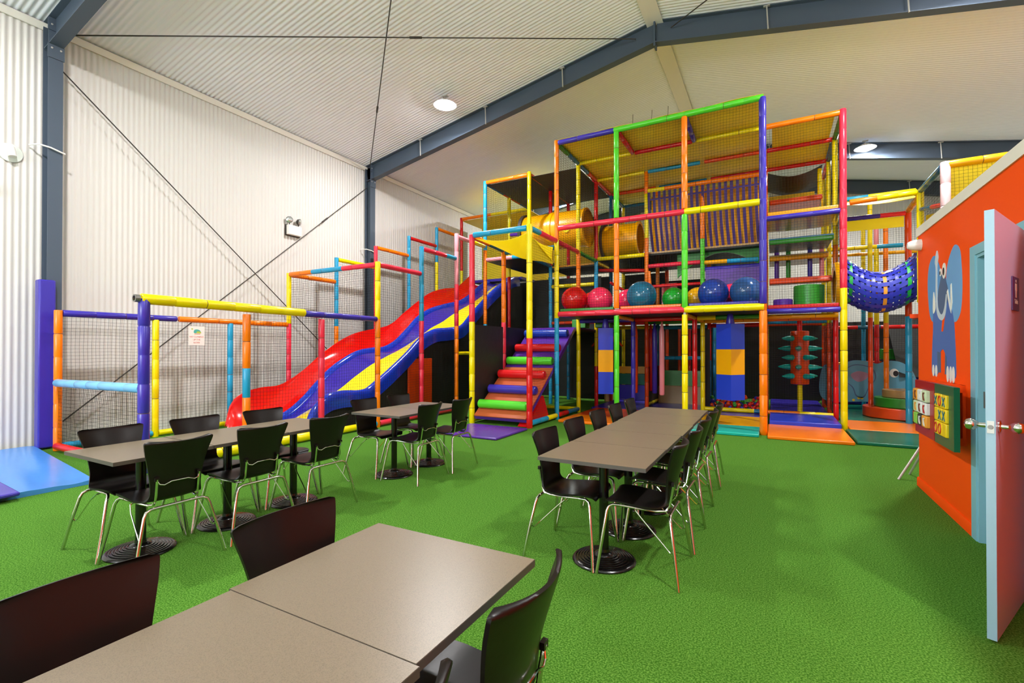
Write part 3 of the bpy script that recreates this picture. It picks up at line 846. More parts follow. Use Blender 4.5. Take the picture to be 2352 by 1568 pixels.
loft('chute', lambda y, v: c_floor(y, v * .42), 'slide_violet', 6)
loft('stripe', lambda y, v: c_floor(y, .42 + v * .58), 'slide_yellow', 8)
def c_rim(y, v):
    z = interp(ZRIM, y)
    if v < .5:
        a = math.pi * (v / .5)
        return (-6.73 - .075 * math.cos(a), y, z - .10 + .10 * math.sin(a))
    a = (v - .5) / .5
    return (-6.655 + .01 * a, y, z - .10 - .2 * a)
loft('rim', c_rim, 'slide_blue', 12)
mb = MB()
for i in range(60):
    y0, y1 = 5.5 + i * .125, 5.5 + (i + 1) * .125
    mb.quad((-6.72, y0, .02), (-6.72, y1, .02), (-6.72, y1, max(.05, interp(ZRIM, y1) - .27)), (-6.72, y0, max(.05, interp(ZRIM, y0) - .27)), 'sheet_black')
mb.build('skirt', slide)
MB().span((-6.70, 7.72, .18), (-6.66, 8.5, 1.22), V('E')).build('access_flap', slide, bevel=.01)
MB().span((-8.4, 12.72, 3.52), (-6.6, 14.1, 3.60), V('B')).build('platform', slide)
panel_z = MB().span((WX + .1, 13.3, .05), (NX, 13.33, 3.5), 'sheet_black').build('dark_backing', slide)  # added black sheet hiding the bright wall, so it reads dark below

# no climbing notice hung on the net
nt_ = thing('notice', (WX + .06, 4.66, 1.64), 'white paper notice with red lettering hung on the slide netting', 'sign')
MB().span((WX + .056, 4.53, 1.49), (WX + .06, 4.79, 1.82), 'paper').build('sheet', nt_)
for i, t in enumerate(('NO CLIMBING', 'UP THE', 'SLIDES')):
    text(t, .036, 'paper_red', 'lettering', nt_, (WX + .0605, 4.66, 1.635 - .05 * i), (rad(90), 0, rad(90)))
mb = MB(); xx0, xx1 = WX + .0598, WX + .0612
mb.prism(hull_curve([(4.62, 1.70), (4.62, 1.75), (4.66, 1.765), (4.71, 1.75), (4.72, 1.71)]), xx0, xx1, 'paper_teal', 'yz'); mb.prism(hull_curve([(4.66, 1.70), (4.67, 1.73), (4.72, 1.725), (4.73, 1.70)]), xx0, xx1 + .0004, 'paper_lime', 'yz')
mb.prism(blob(4.585, 1.77, .014, .014, 8), xx0, xx1, 'paper_lime', 'yz'); mb.prism([(4.62, 1.68), (4.72, 1.68), (4.72, 1.69), (4.62, 1.69)], xx0, xx1, 'paper_orange', 'yz')
mb.build('emblem', nt_)

# ------------------------------------------------------------------ entry tower
ent = thing('entry_tower_frame', (-4.48, 8.36, 0), 'tall padded entry frame with a yellow canopy over the roller ramp', 'climbing frame')
x4, x3, x5 = GX(-4), GX(-3), GX(-5)
ya, y0_, y1_, y2_, y3_, y4_, y5_ = GY(-1), GY(0), GY(1), GY(2), GY(3), GY(4), GY(5)
post(ent, x4, ya, [(0, ''), (1.95, 'Y'), (3.63, 'K')], .055); post(ent, x3, ya, [(0, ''), (1.62, 'R'), (3.68, 'Y')], .056); post(ent, x4, y0_, [(0, ''), (2.0, 'K'), (3.55, 'O')], .05)
rail(ent, (x4, ya, 3.62), (x3, ya, 3.62), 'L', .055); rail(ent, (x3, ya, 3.62), (x3, y0_, 3.62), [(.33, 'L'), (1, 'K')], .05); rail(ent, (x4, ya, 3.6), (x4, y0_, 3.55), 'OX'); rail(ent, (x4, y0_, 3.5), (x3, y0_, 3.5), 'X')
rail(ent, (x3, ya, .08), (x3, y0_, .08), [(.62, 'L'), (1, 'Y')], .05); rail(ent, (x4, ya, .06), (x4, y0_, .06), 'Y', .04)
sheet(ent, 'canopy', lambda u, v: (x4 + .06 + u * 1.12, ya + .05 + v * 1.16, 3.56 - .10 * math.sin(math.pi * u) * (1 - .4 * v) - v * (.03 + .34 * u) + .012 * math.sin(6 * u + 3 * v)), 'canopy_yellow', 16, 16)
sheet(ent, 'side_sheet', lambda u, v: (x3 - .06 - .03 * math.sin(math.pi * v), ya + .08 + u * 1.12, 3.10 + .05 * u + (.42 - .07 * u - .05 * math.sin(math.pi * u)) * v), 'canopy_yellow', 8, 8)
net(ent, (x3, ya, .15), (0, 1.24, 0), (0, 0, 3.42)); net(ent, (x4, ya, 1.2), (0, 1.24, 0), (0, 0, 2.3))
panel(ent, (x4 - .01, ya + .06, .05), (x4 + .01, y0_ + 1.2, 1.9), 'sheet_black', 'side_panel')
# roller ramp
ramp = thing('roller_ramp', (-4.48, 8.9, 0), 'climbing ramp of padded rollers over brown and purple matting', 'ramp')
RY0, RZ0, RY1, RZ1 = 7.70, .16, 10.15, 1.92
rd_ = Vector((0, RY1 - RY0, RZ1 - RZ0)).normalized(); rn = Vector((0, -rd_.z, rd_.y)); RL = math.hypot(RY1 - RY0, RZ1 - RZ0)
def rpt(x, t, n): return Vector((x, RY0, RZ0)) + rd_ * (t * RL) + rn * n
def ramp_slab(name, t0, t1, n0, n1, m):
    mb = MB(); vs = [rpt(x, t, n) for x in (x4 + .07, x3 - .06) for t in (t0, t1) for n in (n0, n1)]
    mb.add(vs, [(0, 1, 3, 2), (4, 6, 7, 5), (0, 4, 5, 1), (2, 3, 7, 6), (0, 2, 6, 4), (1, 5, 7, 3)], m)
    return mb.build(name, ramp)
ramp_slab('board', 0, 1, -.09, -.02, V('V')); ramp_slab('carpet', .0, .50, -.019, 0, V('C')); ramp_slab('carpet', .502, 1.0, -.019, 0, V('V'))
for t, c in ((.085, 'G'), (.235, 'B'), (.395, 'R'), (.545, 'G'), (.70, 'R'), (.885, 'N')):
    p = rpt(0, t, .075); mb = MB()
    mb.lathe([(.001, x4 + .09), (.07, x4 + .09), (.085, x4 + .105), (.085, x3 - .115), (.07, x3 - .10), (.001, x3 - .10)], V(c), (0, p.y, p.z), 20, 'x')
    mb.build('roller', ramp)
mb = MB(); mb.prism([(7.75, .01), (8.75, .01), (8.45, .52)], x3 - .05, x3 - .25, V('R'), 'yz'); mb.build('wedge', ramp)

# ------------------------------------------------------------------ rear tower (black roofed, behind the slide top)
rt = thing('rear_tower_frame', (-5.7, 11, 0), 'black roofed netted tower rising behind the slide top', 'climbing frame')
post(rt, x5, y1_, [(0, ''), (2.05, 'L'), (3.9, 'O'), (5.64, 'L')]); post(rt, x4, y1_, [(0, ''), (1.85, 'O'), (3.6, 'X'), (5.66, 'Y')]); post(rt, x4, y2_, [(0, ''), (3.6, 'L'), (5.64, 'R')]); post(rt, x5, y2_, [(0, ''), (3.4, 'R'), (5.64, 'Y')])
post(rt, x5, y3_, [(0, ''), (5.64, 'Y')]); post(rt, x4, y3_, [(0, ''), (3.4, 'X'), (5.64, 'R')])
rail(rt, (x5, y1_, 5.6), (x4, y1_, 5.6), 'O'); rail(rt, (x4, y1_, 5.6), (x4, y2_, 5.6), 'E'); rail(rt, (x5, y1_, 5.6), (x5, y2_, 5.6), [(.75, 'X'), (1, 'E')]); rail(rt, (x5, y2_, 5.6), (x4, y2_, 5.6), 'X')
rail(rt, (x5, y2_, 5.6), (x5, y3_, 5.6), 'EX'); rail(rt, (x5, y3_, 5.6), (x4, y3_, 5.6), 'XL'); rail(rt, (x4, y2_, 5.6), (x4, y3_, 5.6), 'O'); rail(rt, (x4, y2_, 5.6), (x3, y2_, 5.6), 'YK'); rail(rt, (x4, y3_, 5.6), (x3, y3_, 5.6), 'X')
rail(rt, (x5, y1_, 3.66), (x4, y1_, 3.66), [(.64, 'P'), (1, 'L')]); rail(rt, (x5, y2_, 4.55), (x4, y2_, 4.5), 'V'); rail(rt, (x4, y1_, 3.62), (x4, y2_, 3.6), 'X')
sheet(rt, 'roof_sheet', lambda u, v: (x5 + .05 + u * 2.4, y1_ + .05 + v * 2.4, 5.56 - .06 * math.sin(math.pi * u * 2) ** 2 * math.sin(math.pi * v)), 'sheet_black')
sheet(rt, 'rear_sheet', lambda u, v: (x5 + u * 2.48, y3_ + 1.2, 3.7 + 1.5 * v), 'canvas_yellow')
net(rt, (x5, y1_, 3.7), (1.24, 0, 0), (0, 0, 1.9)); net(rt, (x5, y1_, 3.7), (0, 1.24, 0), (0, 0, 1.9)); net(rt, (x4, y1_, 3.6), (0, 1.24, 0), (0, 0, 2.0)); net(rt, (x5, y2_, 3.7), (0, 1.24, 0), (0, 0, 1.9))
deck(rt, x5, x4, y1_ + .05, y3_, 3.68, 'Q'); deck(rt, x4, x3, y2_, y3_, 3.55, 'A'); deck(rt, x4, x3, y1_, y3_, 1.88, 'V', 'sheet_black')
panel(rt, (x5, y3_ + .35, .05), (x4, y3_ + .37, 3.5), 'sheet_black'); panel(rt, (x4, y3_ - .01, .05), (x3, y3_ + .01, 3.4), 'sheet_black'); panel(rt, (x4 + .02, y2_ + .4, 1.9), (x3, y2_ + .42, 3.3), 'sheet_black')  # first black panel added to hide the bright wall behind the tower
rail(rt, (x4, y2_, 3.05), (x3, y2_, 3.05), 'Y'); rail(rt, (x4, y3_ - .3, 2.75), (x3, y3_ - .3, 2.75), 'A'); rail(rt, (x4, y2_, 2.1), (x3, y2_, 2.1), 'E', .04)
# green blocks stacked at the ramp top
for i, (x, w) in enumerate(((-4.0, .34), (-3.42, .36))):
    mb = MB(); mb.box((x, 10.75, 2.02), (w, .3, .2), V('D'))
    tag(mb.build('foam_block', None, (x, 10.75, 1.92), bevel=.015), ['green foam block behind the yellow and blue ramp post', 'green foam block beyond the ramp beside the hanging bag'][i], 'foam block', 'green foam blocks at the ramp top')
# yellow crawl tube
tb = thing('crawl_tube', (-4.7, 11.05, 4.3), 'yellow crawl tube with round portholes high behind the canopy', 'crawl tube')
cy_, cz_ = 11.0, 4.36
mb = MB(); mb.lathe([(.42, -5.55), (.45, -5.5), (.45, -4.82), (.47, -4.8), (.47, -4.72), (.45, -4.7), (.45, -3.98), (.47, -3.95), (.47, -3.9), (.42, -3.88)], V('A'), (0, cy_, cz_), 36, 'x', cap=False); mb.build('tube_shell', tb)
MB().lathe([(.43, -5.58), (.50, -5.58), (.50, -5.5), (.43, -5.5)], 'dark_plastic', (0, cy_, cz_), 36, 'x').build('flange', tb)
for x in (-5.0, -4.3):
    d = Vector((0, -math.cos(.15), -math.sin(.15)))
    c = Vector((x, cy_, cz_)) + d * .447
    u = Vector((1, 0, 0)); w = d.cross(u)
    def rg2(r, h): return [c + d * h + u * (r * math.cos(a)) + w * (r * math.sin(a)) for a in [2 * math.pi * k / 20 for k in range(20)]]
    ph = MB().rings([rg2(.10, -.02), rg2(.10, .012), rg2(.075, .016)], V('Y')).build('porthole', tb)
    MB().rings([rg2(.076, .012), rg2(.002, .012)], 'brown_hole').build('porthole_pane', ph)
t2 = thing('crawl_tube', (-3.2, 12.1, 4.2), 'amber mouth of a crawl tube behind the red and orange posts', 'crawl tube')
mb = MB(); mb.lathe([(.40, -3.85), (.42, -3.8), (.42, -3.0), (.45, -2.98), (.45, -2.92), (.38, -2.92), (.38, -3.8)], V('A'), (0, 12.15, 4.2), 36, 'x', cap=False); mb.build('tube_shell', t2)
MB().lathe([(.45, -3.86), (.49, -3.86), (.49, -3.8), (.45, -3.8)], 'dark_plastic', (0, 12.15, 4.2), 36, 'x').build('flange', t2)

# ------------------------------------------------------------------ main climbing frame
mf = thing('climbing_frame', (-2, 10.8, 0), 'three bay climbing frame of padded tubes with ball deck and yellow roof', 'climbing frame')
x2, x1, x0, xp = GX(-2), GX(-1), GX(0), GX(1)
A = 5.62
post(mf, x3, y0_, [(0, ''), (2.05, 'L'), (3.64, 'Y'), (A + .05, 'O')]); post(mf, x2, y0_, [(0, ''), (2.06, 'G')], .05); post(mf, x2, y0_, [(2.2, ''), (3.82, 'O')], .05); post(mf, x2, y0_, [(3.93, ''), (A - .04, 'G')], .05)
post(mf, x1, y0_, [(0, ''), (2.04, 'Y')], .05); post(mf, x1, y0_, [(2.15, ''), (3.83, 'G')], .052); post(mf, x1, y0_, [(3.93, ''), (A - .04, 'O')], .052)
post(mf, x0, y0_, [(0, ''), (2.06, 'O')], .06); post(mf, x0, y0_, [(2.18, ''), (A, 'B')], .056)
for z in (2.09, A - .02):
    for x in (x1,) if z < 3 else (x1, x0):
        MB().tube([(x, y0_, z - .06), (x, y0_, z + .02)], .022, 'galv', 8).build('tube_joint', mf)
post(mf, x3, y1_, [(0, ''), (2.1, 'Y'), (3.6, 'O'), (A, 'Y')]); post(mf, x3, y2_, [(0, ''), (1.0, 'R'), (2.1, 'Y'), (3.62, 'L'), (A, 'R')]); post(mf, x3, y3_, [(0, ''), (2.1, 'E'), (A, 'X')])
post(mf, x2, y1_, [(0, ''), (2.08, 'B')]); post(mf, x2, y2_, [(0, ''), (2.02, 'E'), (2.13, 'O'), (4.05, 'O'), (5.1, 'Y'), (A, 'O')]); post(mf, x2, y3_, [(0, ''), (1.0, 'R'), (2.1, 'X'), (A, 'O')])
post(mf, x1, y1_, [(0, ''), (2.1, 'R')]); post(mf, x1, y2_, [(0, ''), (2.05, 'Y'), (2.2, 'D'), (3.9, 'G'), (5.2, 'O')]); post(mf, x1, y3_, [(0, ''), (1.15, 'X'), (2.1, 'R'), (3.6, 'O')])
post(mf, x0, y2_, [(0, ''), (2.1, 'E'), (A, 'R')]); post(mf, x0, y3_, [(0, ''), (2.1, 'E'), (A, 'O')])
post(mf, x3, y4_, [(0, ''), (A, 'Y')]); post(mf, x2, y4_, [(0, ''), (A, 'E')]); post(mf, x1, y4_, [(0, ''), (A, 'L')]); post(mf, x0, y4_, [(0, ''), (A, 'Y')])
# rails
rail(mf, (x3, y0_, 2.13), (x2, y0_, 2.13), 'K', .055); rail(mf, (x2 - .09, y0_, 2.13), (x1 + .05, y0_, 2.13), 'K', .055); rail(mf, (x1 - .05, y0_, 2.13), (x0 + .06, y0_, 2.13), 'Y', .06)
rail(mf, (x3, y0_, 3.88), (x2, y0_, 3.88), 'K', .055); rail(mf, (x2 - .09, y0_, 3.88), (x1 + .045, y0_, 3.88), 'K', .055); rail(mf, (x1 - .045, y0_, 3.88), (x0, y0_, 3.88), 'Y', .058)
rail(mf, (x3, y0_, A), (x2, y0_, A), 'B', .05); rail(mf, (x2 - .09, y0_, A), (x1 + .045, y0_, A), 'G', .052); rail(mf, (x1 - .045, y0_, A), (x0 + .06, y0_, A), 'G', .052)
for a, b, c in ((y0_, y1_, 'DX'), (y1_, y2_, 'XE'), (y2_, y3_, 'E'), (y3_, y4_, 'X')): rail(mf, (x3, a, A), (x3, b, A), c)
rail(mf, (x3, y0_, 3.62), (x3, y1_, 3.62), 'K'); rail(mf, (x3, y1_, 3.62), (x3, y2_, 3.62), 'D')
rail(mf, (x2, y0_, A), (x2, y1_, A), 'R'); rail(mf, (x1, y0_, A), (x1, y1_, A), 'B')
for y, cc in ((y1_, 'YRY'), (y2_, 'YLE'), (y3_, 'EXR'), (y4_, 'XYR')):
    for i, c in enumerate(cc): rail(mf, (GX(-3 + i), y, A), (GX(-2 + i), y, A), c, .042)
rail(mf, (x3, y2_, 3.66), (x2, y2_, 3.66), 'Y'); rail(mf, (x2, y2_, 3.38), (x1, y2_, 3.38), 'K'); rail(mf, (x1, y2_, 3.36), (x0, y2_, 3.34), [(.4, 'A'), (.93, 'L'), (1, 'D')])
rail(mf, (x1, y2_ + .06, 3.22), (x0, y2_ + .06, 3.22), 'B'); rail(mf, (x2, y2_, 2.9), (x1, y2_, 2.9), 'R', .035)
rail(mf, (x3, y2_ + .1, 3.4), (x2, y2_ + .1, 3.3), 'R', .04); rail(mf, (x3, y1_, 2.05), (x2, y1_, 2.05), 'B'); rail(mf, (x2, y1_, 2.05), (x1, y1_, 2.05), 'R'); rail(mf, (x1, y1_, 2.05), (x0, y1_, 2.05), [(.3, 'Y'), (1, 'D')])
rail(mf, (x3, y2_, 2.05), (x2, y2_, 2.05), 'OK'); rail(mf, (x2, y2_, 2.05), (x1, y2_, 2.05), 'D'); rail(mf, (x1, y2_, 2.05), (x0, y2_, 2.05), 'A'); rail(mf, (x3, y3_, 2.0), (x2, y3_, 2.0), 'Y'); rail(mf, (x2, y3_, 1.98), (x1, y3_, 1.98), 'L'); rail(mf, (x1, y3_, 2.0), (x0, y3_, 2.0), 'R')
rail(mf, (x2, y0_, 2.05), (x2, y1_, 2.05), 'A', .04); rail(mf, (x1, y0_, 2.05), (x1, y1_, 2.05), 'A', .04); rail(mf, (x1, y1_, 2.05), (x1, y2_, 2.05), 'A', .04)
rail(mf, (x3, y0_, .08), (x3, y1_, .08), [(.45, 'R'), (1, 'X')], .05); rail(mf, (x1, y2_, .1), (x0, y2_, .1), [(.85, 'Y'), (1, 'X')], .045); rail(mf, (x4, y1_, .08), (x3, y1_, .08), 'Y', .04)
rail(mf, (x2, y3_, 1.2), (x1, y3_, 1.2), 'L', .045); rail(mf, (x2, y2_, .12), (x2, y3_, .12), 'Y', .045)
# decks, mat edges
deck(mf, x3, x0, y0_ + .04, y1_, 2.14, 'B'); deck(mf, x3, x0, y1_ + .01, y3_, 2.14, 'X'); deck(mf, x3, x2, y2_ + .05, y4_, 3.68, 'L'); deck(mf, x2, x0, y2_ + .1, y4_, 3.7, 'W')
for a, b, c in ((x3, x2, 'D'), (x2, x1, 'O'), (x1, x0, 'B')):
    MB().span((a + .06, y0_ + .02, 2.18), (b - .06, y0_ + .1, 2.24), V(c)).build('mat_edge', mf, bevel=.015)
# roof, strap net, panels
for i in range(3):
    for j in range(4):
        xx, yy = GX(-3 + i), GY(j)
        ph = rng.uniform(0, 3)
        sheet(mf, 'roof_sheet', lambda u, v: (xx - .02 + u * 1.28, yy - .02 + v * 1.28, A + .05 + .003 * (i + j) - .10 * math.sin(math.pi * u) * math.sin(math.pi * v) * (1 if j else .7) + .008 * math.sin(8 * u + ph)), 'canvas_yellow', 8, 8, .004)
for i in range(3):
    for z0, z1 in ((2.2, 3.86), (3.9, A)):
        net(mf, (GX(-3 + i), y0_ - .0, z0), (1.24, 0, 0), (0, 0, z1 - z0), sag=.015)
for j in range(2):
    net(mf, (x3, GY(j), 2.2), (0, 1.24, 0), (0, 0, 1.4)); net(mf, (x3, GY(j), 3.65), (0, 1.24, 0), (0, 0, A - 3.65))
net(mf, (x3, y2_, 3.7), (0, 2.48, 0), (0, 0, A - 3.7)); net(mf, (x3, y3_, 3.7), (2.48, 0, 0), (0, 0, A - 3.7)); net(mf, (x3, y2_, 2.2), (1.24, 0, 0), (0, 0, 1.4))
for i in range(3): net(mf, (GX(-3 + i), y4_, 0.05), (1.24, 0, 0), (0, 0, 2.0), cell=.04, cr=.004); net(mf, (GX(-3 + i), y4_, 2.15), (1.24, 0, 0), (0, 0, A - 2.15))
for i in range(3):
    panel(mf, (GX(-3 + i), y5_, .02), (GX(-2 + i) + .01, y5_ + .02, 2.1), 'mesh_grey', 'dark_mesh_backing')
    panel(rt, (GX(-6 + i), y5_ + .03, .02), (GX(-5 + i) + .01, y5_ + .05, 2.1), 'mesh_grey', 'dark_mesh_backing')  # added dark sheets covering the bright end wall so the bays read dark
    panel(mf, (GX(-3 + i), y4_ + .05, 2.15), (GX(-2 + i) + .01, y4_ + .06, (3.6, 3.35, 2.9)[i]), 'mesh_grey', 'dark_mesh_backing')  # dark sheet stands in for dense netting, hides the bright end wall
rail(mf, (x2, y2_ - .05, 5.15), (x0, y2_ - .05, 5.13), [(.16, 'Y'), (1, 'O')])
sn = MB()
for i in range(21):
    xs = x2 + .07 + i * (2.36 / 20)
    pts = []
    for q in range(9):
        t = q / 8
        pts.append((xs + .05 * t * t, y2_ - .06 + .25 * math.sin(math.pi * .5 * t) * t, 5.12 - 1.42 * t))
    for q in range(8):
        a, b = Vector(pts[q]), Vector(pts[q + 1]); w = Vector((.030, 0, 0))
        sn.add([a - w, a + w, b + w, b - w, a - w + Vector((0, .004, 0)), a + w + Vector((0, .004, 0)), b + w + Vector((0, .004, 0)), b - w + Vector((0, .004, 0))], [(0, 1, 2, 3), (4, 7, 6, 5), (0, 3, 7, 4), (1, 5, 6, 2)], 'strap_purple')
for z in (4.93,): sn.box((x2 + 1.25, y2_ - .05, z), (2.36, .006, .04), 'strap_purple')
sn.build('strap_net', mf)
sheet(mf, 'back_sheet', lambda u, v: (x2 + .05 + u * 2.36, y2_ + .30 + .1 * v, 5.10 - 1.4 * v), V('A'), 8, 8)
MB().prism([(x1 - .6, 3.1), (x1 - .6, 3.7), (x0, 3.72), (x0, 3.3)] + [(x0 - .1 - 1.55 * i / 12, 3.28 + .34 * math.sin(math.pi * i / 12)) for i in range(13)], y2_ + .35, y2_ + .4, V('D'), 'xz').build('arch_panel', mf)
MB().prism([(x1 + .06, 2.62), (x1 + .06, 3.2), (x0 - .06, 3.2), (x0 - .06, 2.62)] + [(x0 - .25 - .75 * i / 10, 2.66 + .2 * math.sin(math.pi * i / 10)) for i in range(11)], y2_ + .02, y2_ + .05, V('V'), 'xz').build('arch_panel', mf)
panel(mf, (x3 + .5, y3_, 2.5), (x2 - .45, y3_ + .04, 3.05), V('C')); panel(mf, (x2 + .12, y3_ - .1, 2.2), (x2 + .5, y3_ - .06, 3.1), 'slide_red')
rail(mf, (x2 + .05, y2_ - .02, 3.3), (x2 + .12, y2_ - .05, 2.4), 'O', .045); rail(mf, (x2 - .95, y2_ + .1, 3.1), (x2 - .1, y2_ + .1, 2.55), 'R', .035)
for i, (x, c) in enumerate(((x2 + .35, 'E'), (x2 + .62, 'R'), (x1 - .3, 'X'))): post(mf, x, y4_ - .1, [(.3, ''), (2.0, c)], .04)
panel(mf, (x2 + .04, y3_ - .06, .5), (x1 - .04, y3_ + .04, .88), V('D'), 'pad'); panel(mf, (x2 + .03, y3_ - .08, .05), (x1 - .03, y3_ + .1, .49), V('W'), 'pad')
panel(mf, (x2 - .02, y2_ + .1, .05), (x2 + .02, y3_, 1.0), 'sheet_black'); panel(mf, (x1 - .01, y2_ + .05, .05), (x1 + .03, y3_ - .1, 1.9), 'sheet_black')
panel(mf, (x3 + .02, y3_ + .3, .06), (x2 - .1, y3_ + .34, .45), V('B'), 'pad'); panel(mf, (x3 + .02, y3_ + .35, .46), (x2 - .1, y3_ + .39, .75), V('H'), 'pad'); panel(mf, (x3 + .02, y3_ + .4, .76), (x2 - .1, y3_ + .44, .95), V('A'), 'pad')
for x in (-2.3, -1.95, -1.66):
    mb = MB(); mb.tube([(x, y0_ - .03, A + .03), (x + .01, y0_ - .05, A + .13), (x + .012, y0_ - .05, A + .2)], .004, 'net_cord', 5); mb.build('cable_tie', mf)

# exercise balls on the front deck
bl = None
balls = [(-3.60, 9.30, .27, 'red', 'big red exercise ball beside the blue and yellow post'), (-3.08, 9.38, .255, 'pink', 'pink exercise ball beside the big red one'), (-2.60, 9.75, .24, 'pink', 'pink exercise ball half hidden behind an orange post'),
         (-2.22, 9.29, .28, 'teal', 'teal blue exercise ball next to the half hidden pink ball'), (-1.66, 9.5, .215, 'green', 'green exercise ball on the netted deck'), (-1.27, 9.79, .22, 'amber', 'amber exercise ball behind the green post'),
         (-.95, 9.38, .265, 'blue', 'royal blue exercise ball beside the steel blue one'), (-.415, 9.36, .263, 'steel', 'steel blue exercise ball against the violet corner post'), (-3.42, 9.95, .25, 'red', 'red exercise ball behind the red and pink balls'), (-.68, 9.87, .24, 'pink', 'pink ball glimpsed between the two blue balls')]
for x, y, r, c, lab in balls:
    mb = MB(); zc = 2.172 + r
    prof = []
    for i in range(33):
        a = math.pi * i / 32; rr = r * (1 + .004 * math.cos(26 * a))
        prof.append((max(.002, rr * math.sin(a)), -rr * math.cos(a)))
    mb.lathe(prof, 'ball_' + c, (x, y, zc), 36)
    q = Matrix.Rotation(rng.uniform(.2, .9), 3, Vector((rng.uniform(-1, 1), rng.uniform(-1, 1), .2)).normalized()); C_ = Vector((x, y, zc))
    mb.v = [C_ + q @ (p - C_) for p in mb.v]
    o = tag(mb.build('exercise_ball', None, (x, y, zc)), lab, 'ball', 'exercise balls on the front deck')
# ball pit balls under the deck
pit = [('E', 'orange'), ('D', 'green'), ('R', 'red'), ('B', 'blue')]
protos = {}
spots = []
for n in range(9000):
    if len(spots) >= 110: break
    x = rng.uniform(x1 + .1, x0 - .08); y = rng.uniform(y2_ + .2, y2_ + 1.1); z = .095 + rng.choice((0, .07, .14, .21)) * (1 if y > y2_ + .5 else .5)
    if all((x - a) ** 2 + (y - b) ** 2 + (z - c) ** 2 > .0066 for a, b, c in spots): spots.append((x, y, z))
for n, (x, y, z) in enumerate(spots):
    k = n % 9; c, w = pit[0] if k < 4 else pit[2] if k < 6 else pit[1] if k < 8 else pit[3]
    if c not in protos:
        o = MB().ball((0, 0, 0), .04, V(c), 12, 8).build('pit_ball'); protos[c] = o
    else:
        o = protos[c].copy(); COL.objects.link(o)
    o.location = (x, y, z)
    tag(o, 'small %s plastic ball in the dim ball pit under the deck' % w, 'ball', '%s ball pit balls' % w)

# hanging punch bags
def bag(x, y, rot, s, z0, z1, label):
    root = thing('punch_bag', (x, y, z0), label, 'punch bag', 'square hanging punch bags')
    h = (z1 - z0) / 3
    for i, c in enumerate(('Q', 'A', 'Q')):
        MB().box((x, y, z0 + h * (i + .5)), (s, s, h - .001), V(c), rot).build('bag_section', root)
    MB().lathe([(.07, 0), (.075, .02), (.05, .16), (.045, .19)], V('B'), (x, y, z1), 4 * 4).build('hanger', root)
bag(-3.07, 9.72, rad(18), .30, .50, 1.86, 'blue and amber square punch bag beside the bright green post')
bag(-.685, 9.62, rad(52), .335, .50, 1.88, 'blue and amber square punch bag between the yellow and orange posts')
# slim hanging tubes
for i, (x, y, c, lab) in enumerate(((-2.77, 11.0, 'E', 'slim orange hanging foam tube behind the green post'), (-2.58, 11.7, 'R', 'slim dark red hanging foam tube among the tubes'), (-2.36, 11.1, 'B', 'slim navy hanging foam tube beside the navy post'), (-2.13, 10.75, 'P', 'slim pink hanging foam tube beside the navy post'))):
    mb = MB(); mb.tube([(x, y, .42), (x, y, .44), (x, y, 1.8), (x, y, 1.93), (x, y, 2.02)], [.04, .055, .055, .03, .02], V(c), 14)
    tag(mb.build('hanging_tube', None, (x, y, .42)), lab, 'foam tube', 'hanging foam tubes under the deck')
# foam palm cluster behind the ramp
pl = thing('foam_palm', (-3.9, 12.4, 0), 'dim amber foam palm tree behind the ramp rollers', 'foam tree')
MB().tube([(-3.85, 12.3, .05), (-3.85, 12.3, 1.65)], .07, V('W'), 12).build('trunk', pl)
for a in range(6):
    an = a * math.pi / 3
    MB().tube([(-3.85, 12.3, 1.62), (-3.85 + .2 * math.cos(an), 12.3 + .2 * math.sin(an), 1.72), (-3.85 + .42 * math.cos(an), 12.3 + .42 * math.sin(an), 1.5)], [.04, .05, .02], V('E'), 8).build('frond', pl)

# ------------------------------------------------------------------ side tower
stw = thing('side_tower_frame', (.48, 12, 0), 'narrow netted tower with stacked climbing shelves beside the woven tunnel', 'climbing frame')
post(stw, x0, y1_, [(0, ''), (2.1, 'R'), (2.6, 'O'), (3.2, 'O'), (A - .04, 'Y')], .045); post(stw, xp, y1_, [(0, ''), (2.5, 'Y'), (A + .05, 'K')], .056); post(stw, xp, y2_, [(0, ''), (2.0, 'R'), (3.5, 'O'), (A, 'Y')]); post(stw, xp, y3_, [(0, ''), (2.0, 'E'), (A, 'Y')]); post(stw, xp, y4_, [(0, ''), (2.0, 'E'), (A, 'Y')])
rail(stw, (x0, y1_, A), (xp, y1_, A), 'O', .05); rail(stw, (x0, y1_, 3.88), (xp, y1_, 3.88), 'B', .05); rail(stw, (x0, y1_, 2.13), (xp, y1_, 2.13), 'B', .05)
for y, c in ((y2_, 'R'), (y3_, 'R')): rail(stw, (x0, y, A), (xp, y, A), c, .045)
rail(stw, (xp, y1_, A), (xp, y2_, A), 'D'); rail(stw, (xp, y2_, A), (xp, y3_, A), 'X'); rail(stw, (xp, y3_, A), (xp, y4_, A), 'R')
for y, c in ((y1_ + .35, 'A'), (y2_, 'O'), (y3_, 'L'), (y4_, 'E')): rail(stw, (x0, y, 2.05), (xp, y, 2.05), c, .045)
MB().span((x0 + .06, y1_ + .02, 3.93), (xp - .06, y1_ + .1, 4.0), V('A')).build('mat_edge', stw, bevel=.012); MB().span((x0 + .06, y1_ + .02, 2.18), (xp - .06, y1_ + .1, 2.25), V('R')).build('mat_edge', stw, bevel=.012)
rail(stw, (x0, y2_, .1), (xp, y2_, .1), 'OY', .045)
sheet(stw, 'roof_sheet', lambda u, v: (x0 + .14 + u * 1.0, y1_ + .05 + v * 1.2, A + .04 - .06 * math.sin(math.pi * u) * math.sin(math.pi * v)), 'canvas_yellow'); sheet(stw, 'roof_sheet', lambda u, v: (x0 + .03 + u * 1.15, y2_ + .03 + v * 1.18, A + .04 - .08 * math.sin(math.pi * u) * math.sin(math.pi * v)), 'canvas_yellow')
